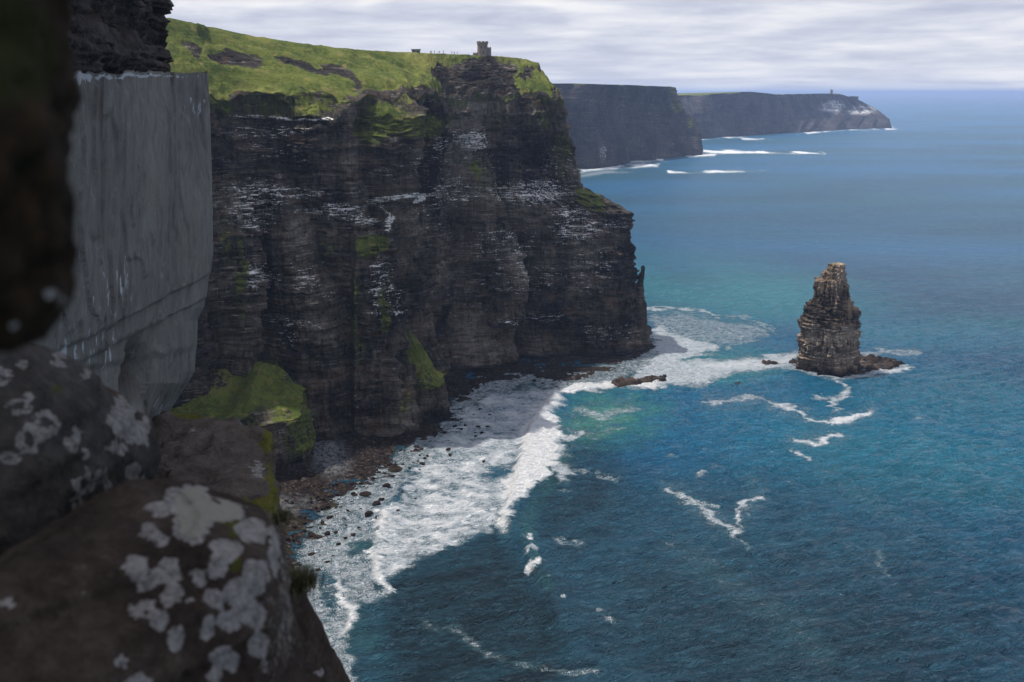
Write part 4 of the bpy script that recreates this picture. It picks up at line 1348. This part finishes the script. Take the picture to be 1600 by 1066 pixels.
kp = W(1334, 152, 5190)
o = plug("knob_rock", (kp[0], kp[1]), knob_r, np.linspace(70, W(1334, 151, 5190)[2], 50), M_FAR, 60, 6, lambda x, y, q: (1 - q) * 3)
tag(o, "rounded dark rock knob rising from the farthest headland's point", "rock")

# ------------------------------------------------------------------ FOREGROUND
# grey slab wall running away from the camera, shale overhang above it
def SL(px_, py_, Y_):
    return tuple(W(px_, py_, Y_))


sl_cols = [(20, 7.0), (70, 8.5), (120, 10.2), (175, 12.6), (235, 15.8), (285, 19.0), (326, 22.0)]
edge = [(110, 0), (113, 322), (200, 328), (330, 330), (400, 331), (440, 326), (480, 322), (500, 312), (580, 309), (598, 300), (622, 284), (650, 268), (700, 240)]
rows = []
for yy, ex in edge[1:]:
    row = []
    for k, (xx, Yk) in enumerate(sl_cols):
        e = ex if k == 6 else min(xx, ex - (6 - k) * 14)
        # keep the wall vertical: all rows of a column share the same distance
        Yq = Yk if k < 6 else 22.0
        row.append(SL(e, yy + (6 - k) * 0.0, Yq))
    # wrap around the far edge
    tip = row[-1]
    row.append((tip[0] - .25, tip[1] + .7, tip[2]))
    row.append((tip[0] - 1.2, tip[1] + 2.6, tip[2]))
    row.append((tip[0] - 4.0, tip[1] + 4.0, tip[2]))
    rows.append(row)
Vs, us, vs_ = curtain([rows[i] for i in range(len(rows) - 1, -1, -1)], [20, 40, 50, 70, 70, 80, 10, 10, 8], [14] * (len(rows) - 1))
Ss = np.concatenate([[0], np.cumsum(np.hypot(*np.diff(Vs[100, :, :2], axis=0).T))])[None, :] * np.ones(Vs.shape[:2])
Zl = Vs[..., 2]
Ns = outward(Vs, 100)
qx, qy = proj(Vs[..., 0], Vs[..., 1], Vs[..., 2])
dd = .09 * fbm(Ss / 2.4, Zl / 2.0, 2, 4) + .022 * fbm(Ss / .35, Zl / 1.1, 6, 3)
pl = fbm(Ss / 2.6, Zl / 3.4, 11, 4)
dd += .07 * np.floor(pl * 4) / 2.2
# conchoidal break lines low on the right
wv = (qy - 470) + (qx - 250) * .55
dd += -.07 * sst(wv, -2, 2) - .08 * sst(wv, 34, 38) - .05 * sst(qy + (qx - 230) * .2 - 560, -2, 2)
dd -= .30 * blobs(qx, qy, [(228, 590, 13, 50, 1.0, 0), (160, 250, 5, 120, .35)])
dd *= (1 - .6 * sst(us, 5.6, 6.2)[None, :])
Vs[..., 2] += sst(vs_, len(rows) - 1.6, len(rows) - 1)[:, None] * (.05 * fbm(Ss / .6, 0 * Ss, 1, 4))
Vs[..., 0] += Ns[:, 0][None, :] * dd
Vs[..., 1] += Ns[:, 1][None, :] * dd
gu = blobs(qx, qy, [(150, 480, 70, 90, .62), (190, 440, 14, 50, .86), (120, 560, 50, 40, .82), (188, 560, 12, 60, .86), (305, 170, 14, 22, .95), (240, 560, 50, 60, .5), (130, 350, 40, 60, .45), (260, 640, 20, 30, .7),
                    (190, 119, 110, 3.0, 1.5), (120, 125, 30, 8, 1.0)])
stn = blobs(qx, qy, [(156, 210, 6, 100, .85, -3), (162, 330, 4, 60, .5), (228, 590, 11, 48, .8), (190, 450, 5, 40, .4), (145, 165, 8, 30, .4), (272, 120, 3, 12, .8)])
slab = grid_mesh("grey_slab", Vs, M_SLAB, {'guano_or_sunlit': gu, 'stain': stn}, smooth=True)
tag(slab, "sheer smooth grey rock slab hanging beside the camera ledge", "rock face", kind="thing")

ov_pts = [(0, 6.2), (60, 8.0), (120, 10.0), (180, 13.0), (225, 16.5), (256, 20.5)]
lvo = []
for zz_, inset in ((172.15, .15), (172.45, -.1), (172.9, .12), (173.35, -.12), (173.8, .1), (174.6, -.1), (176.0, .2), (180.5, .6)):
    row = [(-4.6 - inset, -14.0, zz_), (-2.9 - inset, -5.0, zz_), (-2.6 - inset, 1.5, zz_)]  # unseen run beside and behind the camera, extended to shade the foreground
    for xx, Yk in ov_pts:
        p = SL(xx, 110, Yk)
        row.append((p[0] - inset, p[1], zz_))
    tip = row[-1]
    row += [(tip[0] - .3, tip[1] + .9, zz_), (tip[0] - 1.6, tip[1] + 3.0, zz_), (tip[0] - 6, tip[1] + 5, zz_)]
    lvo.append(row)
lvo.append([(x - 5, y + 1.5, z + .5) for x, y, z in lvo[-1]])
Vo, uo, vo_ = curtain(lvo, [16, 20, 20, 30, 50, 60, 70, 70, 16, 14, 8], [14, 16, 16, 16, 22, 20, 24, 5])
So = np.concatenate([[0], np.cumsum(np.hypot(*np.diff(Vo[60, :, :2], axis=0).T))])[None, :] * np.ones(Vo.shape[:2])
No = outward(Vo, 60)
do = .16 * fbm(So / 1.3, Vo[..., 2] / 1.0, 3, 4) + 1.6 * beds(So, Vo[..., 2], .10) * .8
do *= (1 - sst(vo_, 6.6, 8)[:, None])
Vo[..., 0] += No[:, 0][None, :] * do
Vo[..., 1] += No[:, 1][None, :] * do
M_SHALE = near_rock_material("dark_shale", (.020, .018, .019), (.052, .046, .046), (.11, .095, .085), scale=.35, lich=(.16, .17, .19))
qx, qy = proj(Vo[..., 0], Vo[..., 1], Vo[..., 2])
one = np.ones(Vo.shape[:2])
ov = grid_mesh("shale_overhang", Vo, M_SHALE, {'lichen_or_lit': .25 * one, 'moss': .12 * one})
tag(ov, "dark blocky shale beds jutting out above the smooth grey slab", "rock face", kind="thing")


def near_rock(name, pts, voxel, mat, amp, freq, label, cat="rock", lich=None, mossb=None, sm=2, strata=0.0, moss0=0.1):
    me = hull_mesh(name, [tuple(p) for p in pts], voxel, sm)
    c_, n_ = co_no(me)
    d_ = amp * fbm(c_[:, 0] * freq, c_[:, 1] * freq, c_[:, 2] * freq, 4) + amp * .35 * fbm(c_[:, 0] * freq * 5, c_[:, 1] * freq * 5, c_[:, 2] * freq * 5, 3)
    if strata:
        d_ = d_ + strata * vn(np.floor(c_[:, 2] * 26 + 1.5 * vn(c_[:, 0] * 2, c_[:, 1] * 2)) * 3.7, c_[:, 0] * 3)
    c_ = c_ + n_ * d_[:, None]
    put_co(me, c_)
    a_, b_ = proj(c_[:, 0], c_[:, 1], c_[:, 2])
    wa = a_ + 11 * fbm(c_[:, 0] * 34, c_[:, 1] * 34, c_[:, 2] * 34, 3)
    wb = b_ + 11 * fbm(c_[:, 0] * 34, c_[:, 1] * 34, c_[:, 2] * 34 + 9, 3)
    L_ = np.zeros(len(c_))
    for e in (lich or []):
        cx, cy, r_ = e[0], e[1], e[2] * .93
        ry = e[3] if len(e) > 3 else r_
        hollow = e[4] if len(e) > 4 else 0.3
        q = np.hypot((wa - cx) / r_, (wb - cy) / ry)
        m_ = 1 - sst(q, .82, 1.12)
        m_ *= 1 - hollow * (1 - sst(q, .35, .7))
        L_ = np.maximum(L_, m_ * (e[5] if len(e) > 5 else 1.0))
    set_attr(me, 'lichen_or_lit', L_)
    set_attr(me, 'moss', np.maximum(blobs(wa, wb, mossb) if mossb else np.zeros(len(c_)), moss0))
    me.polygons.foreach_set('use_smooth', np.ones(len(me.polygons), dtype=bool))
    o_ = link(name, me, mat)
    return tag(o_, label, cat)


M_BROWN = near_rock_material("brown_rock", (.017, .013, .011), (.042, .031, .025), (.090, .070, .057), lich=(.27, .25, .235))
M_GREYR = near_rock_material("grey_rock", (.018, .016, .0155), (.044, .040, .037), (.085, .077, .071), lich=(.21, .20, .19))
M_NEAR = near_rock_material("near_rock", (.010, .008, .006), (.024, .017, .011), (.042, .029, .018), moss=(.022, .023, .008))
M_LEDGE = near_rock_material("ledge_rock", (.040, .033, .030), (.085, .070, .060), (.15, .125, .11), lich=(.25, .24, .22), scale=.35, moss=(.09, .085, .02))

# big lichened block at the bottom
P3 = [SL(-60, 930, 1.45), SL(-60, 1250, 1.2), SL(130, 800, 1.75), SL(200, 757, 1.85), SL(262, 752, 1.95), SL(330, 772, 1.98), SL(408, 795, 1.95), SL(436, 835, 1.90), SL(468, 1000, 1.85), SL(492, 1250, 1.75),
      SL(404, 884, 1.66), SL(412, 1250, 1.60), SL(338, 866, 1.62), SL(276, 822, 1.66), SL(230, 1250, 1.50), SL(330, 1250, 1.56)]
P3 += [SL(-60, 900, 2.4), SL(200, 760, 2.5), SL(390, 800, 2.45), SL(500, 1300, 2.4), SL(-60, 1400, 2.2)]
L3 = [(303, 800, 36, 40, 0, 1.5), (345, 800, 40, 18, 0, 1.4), (247, 795, 18, 16, .3), (230, 834, 17, 15), (255, 842, 12), (214, 885, 18, 20, .2), (222, 908, 16, 14, .3), (265, 892, 24, 19, .2), (243, 900, 12), (312, 901, 13, 14), (343, 888, 18, 14), (268, 930, 18, 22),  # first two paint in the brightness of the upward top face
      (212, 958, 13, 11), (247, 970, 20, 17, .2), (232, 945, 14), (274, 1000, 13, 17), (295, 938, 8, 6), (333, 935, 20, 16), (358, 968, 24, 20, .2), (322, 980, 12, 15, .2), (375, 925, 26, 24), (395, 960, 22, 26),
      (350, 1030, 28, 20), (405, 1010, 16, 22), (335, 1060, 14, 18), (215, 1066, 25, 14), (290, 815, 24, 34), (305, 830, 20, 24), (320, 800, 30, 22), (275, 775, 18, 14), (350, 860, 26, 22), (400, 900, 22, 30), (395, 830, 26, 24),
      (190, 1035, 14, 10, .5), (430, 860, 10, 50), (452, 940, 16, 110, 0, .42), (425, 1000, 20, 90, 0, .36), (150, 900, 60, 40, 0, .22), (10, 942, 18, 7)]
r3 = near_rock("lichened_rock", P3, .008, M_BROWN, .016, 5.0, "brown rock block blotched with round pale lichens, lowest at the bottom edge", lich=L3, strata=.007, sm=1,
               mossb=[(350, 810, 16, 12, .9), (372, 820, 14, 12, .9), (370, 880, 12, 16, .8), (372, 835, 22, 8, .6), (400, 890, 10, 8, .7)])
# round grey boulder above it
P2 = [SL(-80, 520, 2.1), SL(-80, 900, 1.75), SL(60, 535, 2.25), SL(125, 565, 2.4), SL(190, 622, 2.55), SL(240, 665, 2.65), SL(248, 705, 2.65), SL(215, 750, 2.5), SL(165, 805, 2.3), SL(90, 862, 2.05), SL(20, 895, 1.85),
      SL(-80, 540, 3.2), SL(190, 640, 3.2), SL(235, 720, 3.2), SL(60, 870, 2.9), SL(60, 690, 1.95), SL(120, 640, 2.15), SL(140, 740, 2.1)]
L2 = [(90, 565, 14, 12), (135, 582, 8, 8), (75, 660, 20, 24, .75), (115, 692, 14, 16, .6), (30, 635, 24, 12, .8), (45, 685, 22, 26, .8), (15, 715, 16, 14, .6), (130, 755, 18, 20, .75), (135, 710, 10, 9), (195, 640, 22, 26), (212, 680, 22, 20),
      (210, 740, 14, 20), (182, 700, 14, 12, .4), (190, 660, 24, 20, .3), (120, 790, 12, 18, .7), (160, 745, 14, 14, .6), (5, 590, 16, 14, .5), (35, 570, 12, 8, .4), (225, 665, 18, 12, .4), (172, 760, 10, 10, .5), (120, 676, 10, 8, .3), (50, 620, 8, 6)]
near_rock("lichened_boulder", P2, .013, M_GREYR, .03, 4.0, "dark grey rounded boulder with pale ring lichens resting above the brown block", lich=L2, strata=.006, sm=1, moss0=.05, mossb=[(85, 610, 30, 12, .45)])
# nearest rock at the left edge, strongly out of focus
P1 = [SL(-200, -200, .55), SL(70, -200, .75), SL(92, 60, .75), SL(98, 240, .72), SL(104, 370, .72), SL(76, 455, .72), SL(60, 520, .72), SL(-200, 540, .6), SL(-200, 200, .45),
      SL(-200, -200, 1.3), SL(80, -200, 1.3), SL(80, 300, 1.3), SL(-100, 520, 1.2), SL(30, 200, .60)]
near_rock("mossy_rock", P1, .008, M_NEAR, .030, 8.0, "blurred dark mossy rock edge, closest to the camera", lich=[(85, 465, 14, 8), (28, 505, 10, 8)], moss0=.25, mossb=[(20, 80, 90, 120, .6), (70, 480, 40, 40, .5)])
# ledge with its fissured flat top
zt = CAM_H - 6.15
def LT(a, b_, z_=zt):
    return tuple(G(a, b_, z_))
PL = [LT(255, 640, zt + .3), LT(330, 650), LT(418, 672), LT(424, 700), LT(428, 800), LT(430, 830), LT(380, 830), LT(240, 800), LT(200, 700)]
PL += [(x + (.25 if x > -5.6 else 0), y, z - 14) for x, y, z in PL]
near_rock("ledge_rock", PL, .085, M_LEDGE, .16, 1.6, "brown flat topped rock ledge with mossy right edge below the grey slab", lich=[(404, 735, 10, 14), (300, 672, 8, 4)],
          mossb=[(420, 690, 10, 30, .9), (400, 790, 30, 14, .95), (428, 780, 9, 40, .8), (330, 785, 50, 12, .8), (300, 650, 40, 8, .6), (422, 740, 6, 30, .7)], strata=.06, sm=1)
PW = [LT(222, 700, zt + 2.6), LT(250, 706, zt + 2.6), LT(274, 728, zt + 2.5), LT(270, 742, zt + 2.4), LT(232, 748, zt + 2.3), LT(215, 735, zt + 2.4)]
PW += [(x, y, z - 1.6) for x, y, z in PW]
near_rock("wedge_rock", PW, .05, M_LEDGE, .06, 3.0, "small wedge shaped stone between the grey boulder and the flat ledge", strata=.04, sm=1)
# lower dark rock right of the brown block
PR = [SL(455, 880, 3.0), SL(478, 960, 3.1), SL(500, 1010, 3.2), SL(545, 1075, 3.3), SL(600, 1160, 3.3), SL(560, 1300, 2.9), SL(380, 1300, 2.6), SL(380, 900, 2.9), SL(430, 880, 3.8), SL(520, 1090, 4.0), SL(380, 1200, 3.9)]
near_rock("dark_rock", PR, .022, M_BROWN, .03, 4.0, "dark brown rock dropping away at the bottom edge beside the surf", lich=[(500, 1050, 8, 5)])

# tufts of grass on the edge of the brown block
M_TUFT, n = new_mat("dry_grass")
hair = n.n('ShaderNodeObjectInfo').outputs['Random']
cc = n.mix(n.noise(n.n('ShaderNodeNewGeometry').outputs['Position'], 30.0, 3), (.030, .028, .010), (.085, .075, .028))
finish(n, n.n('ShaderNodeBsdfPrincipled', {'Base Color': cc, 'Roughness': .8}))


def tuft(centre, n_, hgt, spread, label):
    rr_ = random.Random(int(centre[0] * 100))
    vs, fs = [], []
    for i in range(n_):
        bx_, by_, bz_ = (rr_.gauss(0, spread) for _ in range(3))
        a = rr_.uniform(0, 6.28)
        h_ = hgt * rr_.uniform(.5, 1.1)
        ox, oy = math.cos(a) * h_ * .5, math.sin(a) * h_ * .5
        w_ = .0016
        k0 = len(vs)
        for q in (0, .5, 1):
            ww = w_ * (1 - q * .85)
            x, y, z = bx_ + ox * q ** 1.7, by_ + oy * q ** 1.7, bz_ * .6 + h_ * q * (1 - .35 * q)
            vs += [(x - ww * math.sin(a), y + ww * math.cos(a), z), (x + ww * math.sin(a), y - ww * math.cos(a), z)]
        fs += [(k0, k0 + 1, k0 + 3, k0 + 2), (k0 + 2, k0 + 3, k0 + 5, k0 + 4)]
    me = bpy.data.meshes.new("grass_tuft")
    me.from_pydata(vs, [], fs)
    o_ = link("grass_tuft", me, M_TUFT)
    o_.location = centre
    return tag(o_, label, "plant", kind="thing")


tuft(SL(470, 915, 2.9), 900, .07, .022, "dark grass tuft clinging to the rock edge beside the surf")
tuft(SL(440, 812, 2.6), 300, .035, .014, "small grass tuft at the upper corner of the brown block")

# ------------------------------------------------------------------ HAZE
m_h, n = new_mat("haze_air")
vol = n.n('ShaderNodeVolumePrincipled', {'Color': (.50, .66, 1.0, 1), 'Density': 6.0e-5, 'Anisotropy': .35})
n.t.links.new(vol.outputs[0], n.n('ShaderNodeOutputMaterial').inputs['Volume'])
hz = bm_obj("haze", lambda bm: add_box(bm, (0, 0, 112), (170000, 170000, 236)), m_h, None)
tag(hz, kind="stuff", label="thin blue sea haze")
